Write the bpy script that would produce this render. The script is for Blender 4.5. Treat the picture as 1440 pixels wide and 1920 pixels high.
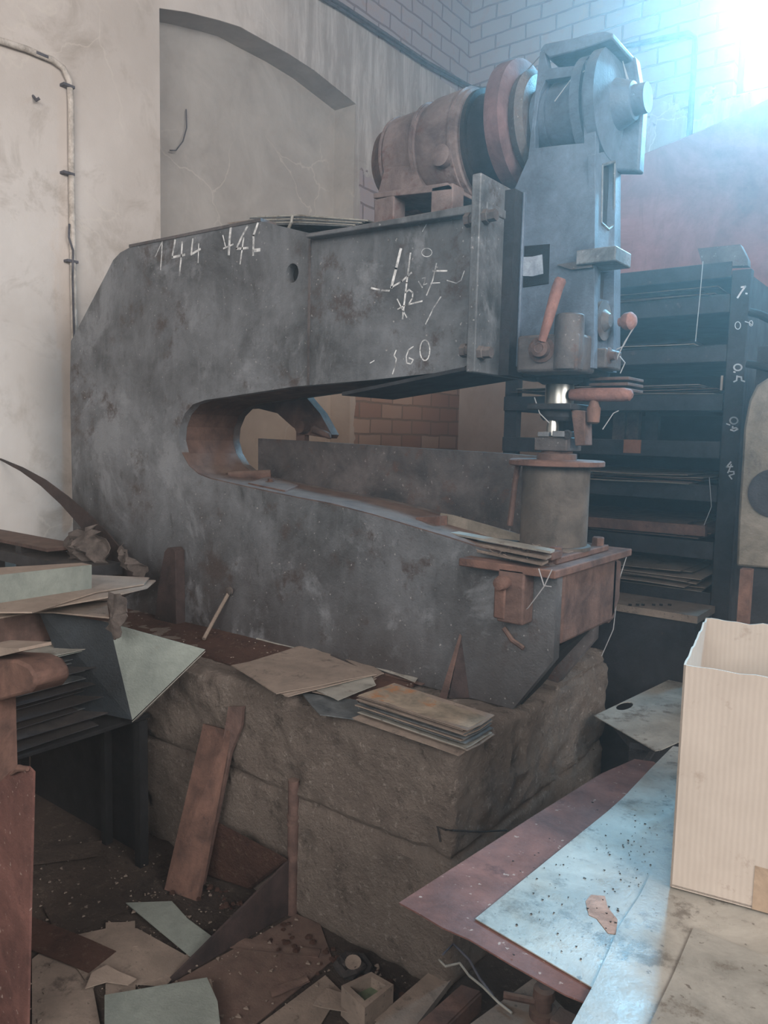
import bpy, bmesh, math, random
from mathutils import Vector, Matrix, noise
from mathutils.geometry import tessellate_polygon
S = bpy.context.scene
for o in list(bpy.data.objects): bpy.data.objects.remove(o)
col = S.collection
ORD = ['first','second','third','fourth','fifth','sixth','seventh','eighth','ninth','tenth','eleventh','twelfth','thirteenth','fourteenth','fifteenth','sixteenth','seventeenth','eighteenth','nineteenth','twentieth','twenty-first','twenty-second','twenty-third','twenty-fourth','twenty-fifth','twenty-sixth']
rnd = random.Random(7)
V = Vector
# ------------------------------------------------------------------ camera
FPX, CXP, CYP = 1450.0, 720.0, 960.0
CAM = V((0, 0, 1.6))
yaw, pitch, roll = (math.radians(a) for a in (37.4, 5.7, 1.3))
fw = V((-math.sin(yaw)*math.cos(pitch), math.cos(yaw)*math.cos(pitch), -math.sin(pitch)))
r0 = V((math.cos(yaw), math.sin(yaw), 0)); u0 = r0.cross(fw)
rt = r0*math.cos(roll) + u0*math.sin(roll)
up = u0*math.cos(roll) - r0*math.sin(roll)
cd = bpy.data.cameras.new('camera'); cam = bpy.data.objects.new('camera', cd); col.objects.link(cam)
cd.sensor_fit = 'VERTICAL'; cd.sensor_height = 36.0; cd.lens = 36.0*FPX/1920.0; cd.clip_start = 0.02
cam.matrix_world = Matrix(((rt.x, up.x, -fw.x, 0), (rt.y, up.y, -fw.y, 0), (rt.z, up.z, -fw.z, CAM.z), (0, 0, 0, 1)))
S.camera = cam
def P(px, py, x=None, y=None, z=None):
    """measured point: where the sight line of a photo pixel meets a plane of the room"""
    d = fw + rt*((px-CXP)/FPX) - up*((py-CYP)/FPX)
    if x is not None: t = (x-CAM.x)/d.x
    elif y is not None: t = (y-CAM.y)/d.y
    else: t = (z-CAM.z)/d.z
    return CAM + d*t
# ------------------------------------------------------------------ world, lights, exposure
vs = S.view_settings
vs.view_transform = 'Standard'; vs.look = 'None'; vs.exposure = 0.0; vs.gamma = 1.0; vs.use_curve_mapping = False
S.cycles.use_denoising = True; S.cycles.use_adaptive_sampling = True; S.cycles.adaptive_threshold = 0.02
S.cycles.max_bounces = 6; S.cycles.diffuse_bounces = 4; S.cycles.volume_bounces = 1
S.cycles.sample_clamp_indirect = 4.0
S.cycles.volume_step_rate = 2.0
W = bpy.data.worlds.new('sky'); S.world = W; W.use_nodes = True
bg = W.node_tree.nodes['Background']; bg.inputs[0].default_value = (0.55, 0.80, 1.0, 1); bg.inputs[1].default_value = 4.0
def area(name, loc, target, sx, sy, power, color, spread=180):
    l = bpy.data.lights.new(name, 'AREA'); l.shape = 'RECTANGLE'; l.size = sx; l.size_y = sy
    l.energy = power; l.color = color; l.spread = math.radians(spread)
    o = bpy.data.objects.new(name, l); col.objects.link(o); o.location = loc
    o.rotation_euler = (V(target)-V(loc)).to_track_quat('-Z', 'Y').to_euler(); return o
area('daylight_rear_windows', (0.6, -3.6, 3.4), (-2.2, 3.0, 1.2), 3.8, 2.6, 340, (1.0, 0.96, 0.925))
area('daylight_side_windows', (3.9, 0.6, 3.5), (-3.5, 3.0, 2.2), 3.4, 2.2, 470, (1.0, 0.965, 0.94))
area('daylight_far_window', (-0.6, 6.6, 5.1), (-0.3, 0.6, 0.9), 2.3, 1.5, 250, (0.27, 0.68, 1.0), 72)
# ------------------------------------------------------------------ materials
def rgb(c):  # sRGB 0-255 -> linear
    return tuple(((v/255)/12.92 if v/255 <= .04045 else ((v/255+.055)/1.055)**2.4) for v in c) + (1,)
class NT:
    def __init__(s, name):
        s.m = bpy.data.materials.new(name); s.m.use_nodes = True; s.t = s.m.node_tree; s.n = s.t.nodes
        s.b = s.n['Principled BSDF']; s.tc = s.n.new('ShaderNodeTexCoord'); s.geo = s.n.new('ShaderNodeNewGeometry')
    def L(s, a, b): s.t.links.new(a, b)
    def noise(s, scale, detail=6, rough=.6, stretch=None, world=True, dist=0.0, off=0):
        n = s.n.new('ShaderNodeTexNoise'); n.inputs['Scale'].default_value = scale; n.inputs['Detail'].default_value = detail
        n.inputs['Roughness'].default_value = rough; n.inputs['Distortion'].default_value = dist
        mp = s.n.new('ShaderNodeMapping'); s.L(s.geo.outputs['Position'] if world else s.tc.outputs['Object'], mp.inputs[0])
        if stretch: mp.inputs['Scale'].default_value = stretch
        mp.inputs['Location'].default_value = (off, off*.7, off*1.3)
        s.L(mp.outputs[0], n.inputs['Vector']); return n.outputs['Fac']
    def ramp(s, fac, a, b, ca=(0, 0, 0, 1), cb=(1, 1, 1, 1)):
        r = s.n.new('ShaderNodeValToRGB'); e = r.color_ramp.elements
        e[0].position = a; e[1].position = b; e[0].color = ca; e[1].color = cb; s.L(fac, r.inputs[0]); return r.outputs[0]
    def mix(s, fac, a, b, mode='MIX'):
        m = s.n.new('ShaderNodeMix'); m.data_type = 'RGBA'; m.blend_type = mode
        for v, k in ((fac, 0), (a, 6), (b, 7)):
            if hasattr(v, 'is_output'): s.L(v, m.inputs[k])
            else: m.inputs[k].default_value = v
        return m.outputs[2]
    def math(s, op, a, b=0.0, clamp=False):
        m = s.n.new('ShaderNodeMath'); m.operation = op; m.use_clamp = clamp
        for v, k in ((a, 0), (b, 1)):
            if hasattr(v, 'is_output'): s.L(v, m.inputs[k])
            else: m.inputs[k].default_value = v
        return m.outputs[0]
    def bump(s, h, strength=.3, dist=.01):
        b = s.n.new('ShaderNodeBump'); b.inputs['Strength'].default_value = strength; b.inputs['Distance'].default_value = dist
        s.L(h, b.inputs['Height']); s.L(b.outputs[0], s.b.inputs['Normal'])
    def done(s, color, rough=.8, metal=0.0, spec=.5):
        if hasattr(color, 'is_output'): s.L(color, s.b.inputs['Base Color'])
        else: s.b.inputs['Base Color'].default_value = color
        if hasattr(rough, 'is_output'): s.L(rough, s.b.inputs['Roughness'])
        else: s.b.inputs['Roughness'].default_value = rough
        s.b.inputs['Metallic'].default_value = metal; s.b.inputs['Specular IOR Level'].default_value = spec
        return s.m
def dirty(name, c1, c2, c3=None, scale=6, rough=.7, metal=0.0, streak=True, speck=None, bump=.35, spec=.35, rustcol=None, rustamt=.62, dust=None, low=None, con=1.0):
    t = NT(name)
    k1 = tuple(v*(1-.14*con) for v in c1); k2 = tuple(min(255, v*(1+.10*con)) for v in c2)
    if con < 1: k1 = tuple(a+(b-a)*(1-con)*.5 for a, b in zip(k1, k2))
    f = t.ramp(t.noise(scale, 10, .72, dist=.4), .36, .64)
    c = t.mix(f, rgb(k1), rgb(k2))
    c = t.mix(t.ramp(t.noise(scale*.33, 5, .6, off=14), .35, .65, (.78,)*3+(1,), (1.14,)*3+(1,)), (0, 0, 0, 1), c, 'MIX') if False else c
    g = t.noise(scale*7, 8, .75, off=21)
    c = t.mix(.55, c, t.ramp(g, .3, .7, (.45, .45, .45, 1), (.60, .60, .60, 1)), 'OVERLAY')
    if streak:
        g = t.ramp(t.noise(7, 8, .7, (2.2, 2.2, .5), off=3, dist=.3), .52, .72)
        c = t.mix(t.math('MULTIPLY', g, .6), c, rgb(c3 or c2))
    if low:   # dirt and rust that rose from the base
        sp = t.n.new('ShaderNodeSeparateXYZ'); t.L(t.geo.outputs['Position'], sp.inputs[0])
        q = t.ramp(t.math('ADD', t.math('MULTIPLY', sp.outputs[2], .5), t.math('MULTIPLY', t.noise(3, 8, .7, off=17), .6)), .62, 1.15, (1, 1, 1, 1), (0, 0, 0, 1))
        c = t.mix(t.math('MULTIPLY', q, .75), c, rgb(low))
    if low:   # old pale bare patches
        c = t.mix(t.math('MULTIPLY', t.ramp(t.noise(1.7, 11, .72, off=40, dist=.5), .53, .60), .55), c, rgb((128, 130, 133)))
        c = t.mix(t.math('MULTIPLY', t.ramp(t.noise(26, 8, .75, (1, 1, .45), off=44), .60, .66), .6), c, rgb((48, 46, 46)))
    if rustcol:
        h = t.ramp(t.noise(scale*1.7, 12, .78, off=9), rustamt, rustamt+.08)
        c = t.mix(h, c, rgb(rustcol))
    if speck:
        k = t.ramp(t.noise(70, 3, .5, off=5), .68, .72)
        c = t.mix(t.math('MULTIPLY', k, .8), c, rgb(speck))
    if dust:  # settled dust on what faces up
        sn = t.n.new('ShaderNodeSeparateXYZ'); t.L(t.geo.outputs['Normal'], sn.inputs[0])
        q = t.math('MULTIPLY', t.ramp(sn.outputs[2], .3, .9), t.ramp(t.noise(13, 8, .7, off=31), .3, .65))
        c = t.mix(t.math('MULTIPLY', q, .85), c, rgb(dust))
    n = t.math('ADD', t.noise(40, 10, .75, off=1), t.noise(150, 4, .6, off=2))
    t.bump(n, bump, .006)
    r = t.ramp(t.noise(scale*2, 5, .6, off=7), .3, .7, (rough-.12,)*3+(1,), (min(1, rough+.15),)*3+(1,))
    return t.done(c, r, metal, spec)
M = {}
DU = (116, 104, 96)
M['steel'] = dirty('painted_machine_steel', (58, 60, 62), (92, 94, 97), (108, 110, 113), 2.6, .5, .0, speck=(150, 146, 142), rustcol=(62, 54, 52), rustamt=.56, spec=.5, dust=DU, low=(56, 49, 47))
M['steel_low'] = dirty('dark_oily_steel', (56, 54, 55), (84, 78, 77), (72, 62, 60), 5, .6, speck=(132, 124, 120), rustcol=(78, 60, 54), rustamt=.56, dust=DU)
M['bluegrey'] = dirty('blue_grey_machine_paint', (70, 81, 94), (90, 102, 116), (74, 85, 97), 4, .5, rustcol=(64, 64, 70), rustamt=.6, dust=DU)
M['motor'] = dirty('dusty_motor_casing', (86, 74, 73), (110, 97, 94), (82, 68, 67), 5, .85, rustcol=(88, 66, 62), rustamt=.56, dust=(112, 101, 97))
M['rust'] = dirty('rusty_steel', (82, 61, 54), (101, 75, 65), (64, 49, 45), 8, .9, rustcol=(66, 50, 46), rustamt=.58)
M['rust_dark'] = dirty('dark_rusty_steel', (68, 52, 48), (90, 70, 63), (54, 44, 42), 9, .85, rustcol=(106, 76, 62), rustamt=.6, dust=(104, 86, 76))
M['rust_red'] = dirty('red_oxide_sheet', (90, 60, 54), (104, 71, 64), (84, 55, 50), 6, .8, streak=False, speck=(150, 132, 122), rustcol=(84, 56, 52), rustamt=.56)
M['salmon'] = dirty('salmon_rust_handle', (108, 75, 68), (124, 89, 80), None, 14, .85)
M['dark'] = dirty('dark_steel', (30, 30, 33), (46, 45, 48), (38, 36, 38), 6, .8, dust=(64, 58, 54))  # plain dark steel tone shared by many parts
M['black'] = dirty('near_black_and_shade', (11, 11, 13), (20, 20, 22), None, 6, .9)  # near black; also carries the shade under the left bench and inside the rack
M['rack'] = dirty('dark_rack_steel', (27, 28, 32), (42, 42, 46), (36, 34, 36), 6, .75, rustcol=(78, 62, 58), rustamt=.6, dust=(84, 78, 74))
M['galv'] = dirty('dusty_galvanised_sheet', (118, 116, 109), (142, 138, 130), (108, 104, 96), 5, .5, .0, streak=False, speck=(78, 70, 64), rustcol=(96, 88, 79), rustamt=.54, spec=.5, bump=.15, con=.6)
M['galv2'] = dirty('blueish_galvanised_sheet', (124, 120, 111), (148, 143, 134), (114, 108, 100), 5, .36, .0, streak=False, speck=(78, 72, 68), rustcol=(100, 94, 86), rustamt=.54, spec=.7, bump=.10, con=.6)
M['pale'] = dirty('pale_green_sheet', (104, 110, 105), (124, 129, 122), (94, 97, 92), 6, .6, streak=False, rustcol=(104, 102, 94), rustamt=.6, con=.4)
M['dusty'] = dirty('dust_covered_sheet', (104, 92, 83), (124, 110, 99), (90, 78, 70), 7, .9, streak=False, speck=(72, 64, 58), rustcol=(84, 73, 66), rustamt=.56, con=.4)
M['dusty_rust'] = dirty('rust_stained_top_sheet', (112, 102, 88), (136, 122, 106), None, 8, .8, streak=False, rustcol=(142, 98, 64), rustamt=.54)
M['bluesheet'] = dirty('blue_grey_cut_sheet', (58, 62, 66), (88, 90, 90), (70, 62, 56), 9, .55, streak=False, rustcol=(84, 74, 66), rustamt=.56)
M['beige'] = dirty('beige_board', (118, 104, 94), (140, 125, 113), (106, 93, 83), 5, .9, streak=False, rustcol=(112, 99, 89), rustamt=.58, con=.4)
M['flywheel'] = dirty('purple_brown_flywheel_rust', (80, 62, 62), (98, 76, 76), (70, 56, 58), 7, .85)
M['bluedark'] = dirty('shaded_flap_blue_grey', (24, 28, 31), (36, 41, 45), None, 6, .6, streak=False)
M['flake'] = dirty('pale_rust_flake', (146, 120, 108), (160, 134, 122), None, 12, .9, streak=False)
M['chrome'] = NT('worn_chrome').done(rgb((150, 148, 142)), .35, 1.0)
M['chalk'] = dirty('patchy_white_chalk', (128, 128, 128), (205, 204, 202), None, 26, .95, streak=False, bump=.1)
M['chalk2'] = NT('fine_white_chalk').done(rgb((186, 186, 188)), .95)
M['label'] = dirty('worn_paper_label', (120, 130, 142), (138, 146, 156), None, 20, .9)
M['redpanel'] = dirty('red_brown_hopper_paint', (112, 74, 72), (128, 86, 84), (104, 70, 68), 2, .8, bump=.1)
M['greenmach'] = dirty('green_grey_machine_paint', (94, 88, 78), (112, 104, 94), (84, 78, 72), 5, .75, rustcol=(70, 64, 60), rustamt=.6, dust=DU)
M['column'] = dirty('dusty_column_steel', (62, 57, 53), (84, 76, 70), (74, 66, 60), 6, .7, rustcol=(58, 50, 47), rustamt=.58)
M['conduit'] = dirty('painted_conduit', (176, 164, 152), (196, 186, 176), (140, 126, 116), 14, .8)
M['cable'] = dirty('dark_cable', (62, 62, 70), (82, 80, 86), None, 12, .8)
M['web'] = NT('cobweb').done(rgb((150, 148, 148)), .9)
M['fabric'] = dirty('dusty_torn_cloth', (64, 57, 54), (88, 79, 74), (54, 48, 46), 16, .95)
M['orange'] = dirty('orange_sticker', (140, 88, 58), (124, 80, 56), None, 12, .8)
M['gusset'] = dirty('rusty_gusset_steel', (42, 34, 34), (58, 46, 44), (70, 53, 48), 9, .85)
M['glassgreen'] = dirty('mossy_green_fill', (72, 84, 66), (90, 100, 78), None, 14, .5, streak=False)
M['rag'] = dirty('dark_rag', (32, 30, 30), (52, 46, 44), None, 18, .95)

def m_card():
    t = NT('corrugated_cardboard')
    w = t.n.new('ShaderNodeTexWave'); w.inputs['Scale'].default_value = 30; w.inputs['Distortion'].default_value = 1.5
    w.bands_direction = 'X'; t.L(t.geo.outputs['Position'], w.inputs['Vector'])
    c = t.mix(t.ramp(t.noise(5, 6, .6), .35, .7), rgb((160, 148, 137)), rgb((172, 160, 149)))
    c = t.mix(t.math('MULTIPLY', w.outputs['Fac'], .05), c, rgb((150, 136, 124)))
    c = t.mix(t.ramp(t.noise(9, 9, .75, off=4), .58, .66), c, rgb((146, 132, 120)))
    t.bump(w.outputs['Fac'], .08, .003); return t.done(c, .9, 0, .2)
M['card'] = m_card()
M['tape'] = dirty('brown_packing_tape', (136, 117, 99), (146, 126, 107), None, 8, .5, bump=.05)

def m_concrete(name, a, b, c_, d):
    t = NT(name)
    c = t.mix(t.ramp(t.noise(3.5, 8, .7), .35, .68), rgb(a), rgb(b))
    c = t.mix(t.ramp(t.noise(11, 9, .75, off=4), .55, .68), c, rgb(c_))
    c = t.mix(t.ramp(t.noise(34, 9, .8, off=2), .56, .64), c, rgb(d))
    h = t.math('ADD', t.noise(14, 10, .75), t.math('MULTIPLY', t.noise(70, 6, .7, off=3), .5))
    t.bump(h, 1.0, .05); return t.done(c, .95, 0, .2)
M['concrete'] = m_concrete('crumbling_concrete', (120, 107, 98), (150, 136, 125), (96, 85, 77), (174, 160, 149))
M['floor'] = m_concrete('dirt_covered_floor', (66, 56, 51), (92, 78, 69), (54, 45, 41), (112, 98, 87))
M['rustdirt'] = m_concrete('rust_coloured_dirt', (84, 60, 52), (104, 74, 62), (66, 46, 42), (120, 98, 84))

def m_wall(name, brick_only=False):
    t = NT(name)
    sep = t.n.new('ShaderNodeSeparateXYZ'); t.L(t.geo.outputs['Position'], sep.inputs[0])
    # bricks
    cmb = t.n.new('ShaderNodeCombineXYZ')
    t.L(t.math('ADD', sep.outputs[0], sep.outputs[1]), cmb.inputs[0]); t.L(sep.outputs[2], cmb.inputs[1])
    wob = t.n.new('ShaderNodeVectorMath'); wob.operation = 'ADD'
    nz = t.n.new('ShaderNodeTexNoise'); nz.inputs['Scale'].default_value = 5; t.L(t.geo.outputs['Position'], nz.inputs['Vector'])
    sc = t.n.new('ShaderNodeVectorMath'); sc.operation = 'SCALE'; sc.inputs[3].default_value = .03; t.L(nz.outputs['Color'], sc.inputs[0])
    t.L(cmb.outputs[0], wob.inputs[0]); t.L(sc.outputs[0], wob.inputs[1])
    bk = t.n.new('ShaderNodeTexBrick'); t.L(wob.outputs[0], bk.inputs['Vector'])
    bk.inputs['Scale'].default_value = 1.0; bk.inputs['Brick Width'].default_value = .31; bk.inputs['Row Height'].default_value = .135
    bk.inputs['Mortar Size'].default_value = .010; bk.inputs['Mortar Smooth'].default_value = .3
    bk.inputs['Color1'].default_value = rgb((150, 110, 92)); bk.inputs['Color2'].default_value = rgb((184, 150, 128)); bk.inputs['Mortar'].default_value = rgb((136, 112, 96))
    # whitewash over the upper bricks
    ww = t.mix(t.ramp(t.noise(7, 8, .7), .16, .46), bk.outputs['Color'], t.mix(bk.outputs['Fac'], rgb((152, 140, 141)), rgb((116, 103, 104))))
    hi = t.math('GREATER_THAN', sep.outputs[2], 2.9)
    brick = t.mix(hi, bk.outputs['Color'], ww)
    # plaster
    p = t.mix(t.ramp(t.noise(1.2, 8, .6), .35, .68), rgb((184, 173, 164)), rgb((206, 196, 188)))
    p = t.mix(t.ramp(t.noise(3.2, 9, .7, off=5, dist=.6), .52, .72), p, rgb((164, 152, 141)))
    # greyer and streaked towards the far end of the wall
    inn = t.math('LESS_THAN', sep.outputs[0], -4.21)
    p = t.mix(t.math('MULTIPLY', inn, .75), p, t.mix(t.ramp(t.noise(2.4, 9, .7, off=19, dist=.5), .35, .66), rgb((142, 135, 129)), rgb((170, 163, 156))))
    far = t.ramp(t.math('ADD', t.math('MULTIPLY', sep.outputs[1], .2), t.math('MULTIPLY', t.noise(2, 6, .6, off=8), .25)), .80, 1.02)
    far = t.math('MULTIPLY', far, t.math('SUBTRACT', 1.0, inn)); far = t.math('MULTIPLY', far, t.math('GREATER_THAN', sep.outputs[2], 2.9))
    lowp = t.math('MULTIPLY', t.math('SUBTRACT', 2.7, sep.outputs[2]), .9, True); lowp = t.math('MULTIPLY', lowp, t.math('GREATER_THAN', sep.outputs[1], 3.4))
    p = t.mix(t.math('MULTIPLY', lowp, .7), p, t.mix(t.ramp(t.noise(3, 8, .7, off=27), .35, .65), rgb((186, 156, 130)), rgb((208, 182, 158))))  # low far plaster painted lighter and warmer, as if lit behind the throat
    st = t.ramp(t.noise(7, 7, .7, (1, 1.6, .22), off=2, dist=.4), .46, .66)
    p = t.mix(t.math('MULTIPLY', far, .7), p, t.mix(st, rgb((132, 124, 119)), rgb((184, 178, 173))))
    crack = t.n.new('ShaderNodeTexVoronoi'); crack.feature = 'DISTANCE_TO_EDGE'; crack.inputs['Scale'].default_value = 1.6
    wv = t.n.new('ShaderNodeVectorMath'); wv.operation = 'ADD'; s2 = t.n.new('ShaderNodeVectorMath'); s2.operation = 'SCALE'; s2.inputs[3].default_value = .5
    nz2 = t.n.new('ShaderNodeTexNoise'); nz2.inputs['Scale'].default_value = 2.2; nz2.inputs['Detail'].default_value = 6
    t.L(t.geo.outputs['Position'], nz2.inputs['Vector']); t.L(nz2.outputs['Color'], s2.inputs[0]); t.L(t.geo.outputs['Position'], wv.inputs[0]); t.L(s2.outputs[0], wv.inputs[1])
    t.L(wv.outputs[0], crack.inputs['Vector'])
    ck = t.ramp(crack.outputs['Distance'], .0, .012, (1, 1, 1, 1), (0, 0, 0, 1))
    ck = t.math('MULTIPLY', ck, t.ramp(t.noise(1.5, 4, .5, off=11), .5, .6))
    p = t.mix(t.math('MULTIPLY', ck, .5), p, rgb((206, 196, 184)))
    # where plaster is lost: above the cornice line and beyond the niche low down
    j = t.math('MULTIPLY', t.math('SUBTRACT', t.noise(5, 8, .7, off=6), .5), .35)
    if brick_only:
        mask = t.math('GREATER_THAN', t.math('ADD', sep.outputs[2], t.math('MULTIPLY', j, 4)), 4.3)
        m2 = t.math('GREATER_THAN', t.noise(1.1, 6, .6, off=13), .63)
        mask = t.math('MAXIMUM', mask, m2)
    else:
        z = sep.outputs[2]; y = sep.outputs[1]
        m1 = t.math('GREATER_THAN', t.math('ADD', z, t.math('MULTIPLY', j, .3)), 4.86)
        a = t.math('GREATER_THAN', t.math('ADD', y, t.math('MULTIPLY', j, .5)), 5.06)
        b = t.math('LESS_THAN', t.math('ADD', z, j), 3.75)
        mask = t.math('MAXIMUM', m1, t.math('MULTIPLY', a, b))
    c = t.mix(mask, p, brick)
    h = t.math('ADD', t.math('MULTIPLY', t.math('SUBTRACT', 1.0, mask), 1.0),
               t.math('SUBTRACT', t.math('MULTIPLY', t.noise(16, 8, .7), .35), t.math('MULTIPLY', t.math('MULTIPLY', bk.outputs['Fac'], mask), .8)))
    t.bump(h, .55, .02); return t.done(c, .95, 0, .2)
M['wall'] = m_wall('plaster_and_brick_wall'); M['backwall'] = m_wall('stained_back_wall', True)

# ------------------------------------------------------------------ mesh building
class MB:
    def __init__(s): s.v = []; s.f = []; s.sm = []
    def add(s, vs_, fs, smooth=False):
        n = len(s.v); s.v += [V(v) for v in vs_]; s.f += [tuple(i+n for i in f) for f in fs]; s.sm += [smooth]*len(fs); return s
    def box(s, a, b):
        (x0, y0, z0), (x1, y1, z1) = a, b
        return s.add([(x0, y0, z0), (x1, y0, z0), (x1, y1, z0), (x0, y1, z0), (x0, y0, z1), (x1, y0, z1), (x1, y1, z1), (x0, y1, z1)],
                     [(0, 3, 2, 1), (4, 5, 6, 7), (0, 1, 5, 4), (1, 2, 6, 5), (2, 3, 7, 6), (3, 0, 4, 7)])
    def prism(s, poly, off, holes=()):
        off = V(off); loops = [[V(p) for p in poly]] + [[V(p) for p in h] for h in holes]
        flat = [p for l in loops for p in l]
        if holes: tris = [tuple(t) for t in tessellate_polygon(loops)]
        else: tris = [tuple(range(len(flat)))]
        n = len(flat); vs_ = flat + [p+off for p in flat]
        fs = [tuple(reversed(t)) for t in tris] + [tuple(i+n for i in t) for t in tris]
        k = 0
        for l in loops:
            m = len(l)
            for i in range(m): a, b = k+i, k+(i+1) % m; fs.append((a, b, b+n, a+n))
            k += m
        return s.add(vs_, fs)
    def tube(s, pts, r, n=10, caps=True):
        pts = [V(p) for p in pts]; rs = r if isinstance(r, (list, tuple)) else [r]*len(pts)
        base = len(s.v); ref = None; vs_ = []
        for i, p in enumerate(pts):
            d = (pts[min(i+1, len(pts)-1)] - pts[max(i-1, 0)]).normalized()
            if ref is None: ref = d.orthogonal().normalized()
            ref = (ref - d*ref.dot(d)).normalized(); q = d.cross(ref)
            vs_ += [p + (ref*math.cos(2*math.pi*k/n) + q*math.sin(2*math.pi*k/n))*rs[i] for k in range(n)]
        fs = [(i*n+k, i*n+(k+1) % n, (i+1)*n+(k+1) % n, (i+1)*n+k) for i in range(len(pts)-1) for k in range(n)]
        s.add(vs_, fs, True)
        if caps: s.add([vs_[k] for k in range(n)], [tuple(reversed(range(n)))]); s.add([vs_[-n+k] for k in range(n)], [tuple(range(n))])
        return s
    def lathe(s, o, axis, prof, n=40):
        o = V(o); a = V(axis).normalized()
        return s.tubeprof([o+a*t for t, _ in prof], [r for _, r in prof], a, n)
    def tubeprof(s, pts, rs, a, n):
        ref = a.orthogonal().normalized(); q = a.cross(ref); vs_ = []
        for p, r in zip(pts, rs): vs_ += [p + (ref*math.cos(2*math.pi*k/n) + q*math.sin(2*math.pi*k/n))*max(r, 1e-4) for k in range(n)]
        fs = [(i*n+k, i*n+(k+1) % n, (i+1)*n+(k+1) % n, (i+1)*n+k) for i in range(len(pts)-1) for k in range(n)]
        fs += [tuple(reversed(range(n))), tuple(range((len(pts)-1)*n, len(pts)*n))]
        return s.add(vs_, fs, True)
    def strip(s, pts, w, off):  # flat chalk stroke: a ribbon of width w round a polyline, lifted along off
        off = V(off); nrm = off.normalized(); pts = [V(p) for p in pts]
        for a, b in zip(pts, pts[1:]):
            d = (b-a).normalized(); q = nrm.cross(d)*w/2; e = d*w*.3
            s.prism([a-q-e, b-q+e, b+q+e, a+q-e], off)
        return s
    def build(s, name, mat, parent=None, origin=None, bevel=0.0, label=None, jitter=0):
        me = bpy.data.meshes.new(name)
        if origin is None:
            if parent is not None: origin = V(parent['_o'])
            else:
                lo = V((min(v.x for v in s.v), min(v.y for v in s.v), min(v.z for v in s.v))); hi = V((max(v.x for v in s.v), max(v.y for v in s.v), 0))
                origin = V(((lo.x+hi.x)/2, (lo.y+hi.y)/2, lo.z))
        origin = V(origin)
        me.from_pydata([tuple(v-origin) for v in s.v], [], s.f); me.update()
        bm = bmesh.new(); bm.from_mesh(me); bmesh.ops.recalc_face_normals(bm, faces=bm.faces); bm.to_mesh(me); bm.free()
        for p, q in zip(me.polygons, s.sm): p.use_smooth = q
        try: me.set_sharp_from_angle(angle=math.radians(38))
        except Exception: pass
        me.materials.append(M[mat] if isinstance(mat, str) else mat)
        o = bpy.data.objects.new(name, me); col.objects.link(o)
        if parent is not None: o.parent = parent; o['_o'] = list(V(parent['_o']))
        else: o.location = origin; o['_o'] = list(origin)
        if bevel:
            b = o.modifiers.new('bevel', 'BEVEL'); b.width = bevel; b.segments = 2; b.limit_method = 'ANGLE'; b.angle_limit = math.radians(40)
        if label: o['label'] = label
        return o
def thing(name, label, cat, loc, group=None):
    o = bpy.data.objects.new(name, None); col.objects.link(o); o.location = loc; o.empty_display_size = .05
    o['_o'] = list(V(loc)); o['label'] = label; o['category'] = cat
    if group: o['group'] = group
    return o
def tag(o, label, cat, group=None, kind=None):
    o['label'] = label; o['category'] = cat
    if group: o['group'] = group
    if kind: o['kind'] = kind
    return o
def struct(o): o['kind'] = 'structure'; return o
def box(a, b): return MB().box(a, b)
def quadsheet(pts, t=.003): return MB().prism(pts, (0, 0, t))
def warped(corners, t=.002, nx=10, ny=10, amp=.004, lift=None, seed=0):
    """thin sheet metal over four corners with a slight real warp"""
    a, b, c, d = [V(p) for p in corners]; n = (b-a).cross(d-a).normalized()
    if n.z < 0: n = -n
    top = []
    for j in range(ny+1):
        for i in range(nx+1):
            u, v = i/nx, j/ny
            p = (a*(1-u)+b*u)*(1-v) + (d*(1-u)+c*u)*v
            k = noise.noise(V((u*2.2+seed, v*2.2, seed*1.7)))*amp
            if lift: k += lift(u, v)
            top.append(p+n*k)
    m = len(top); vs_ = top+[p-n*t for p in top]; fs = []
    I = lambda i, j: j*(nx+1)+i
    for j in range(ny):
        for i in range(nx):
            q = (I(i, j), I(i+1, j), I(i+1, j+1), I(i, j+1)); fs.append(q); fs.append(tuple(x+m for x in reversed(q)))
    rim = [I(i, 0) for i in range(nx)]+[I(nx, j) for j in range(ny)]+[I(i, ny) for i in range(nx, 0, -1)]+[I(0, j) for j in range(ny, 0, -1)]
    for x, y in zip(rim, rim[1:]+rim[:1]): fs.append((x, y, y+m, x+m))
    mb = MB(); mb.add(vs_, fs, False); return mb
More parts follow.
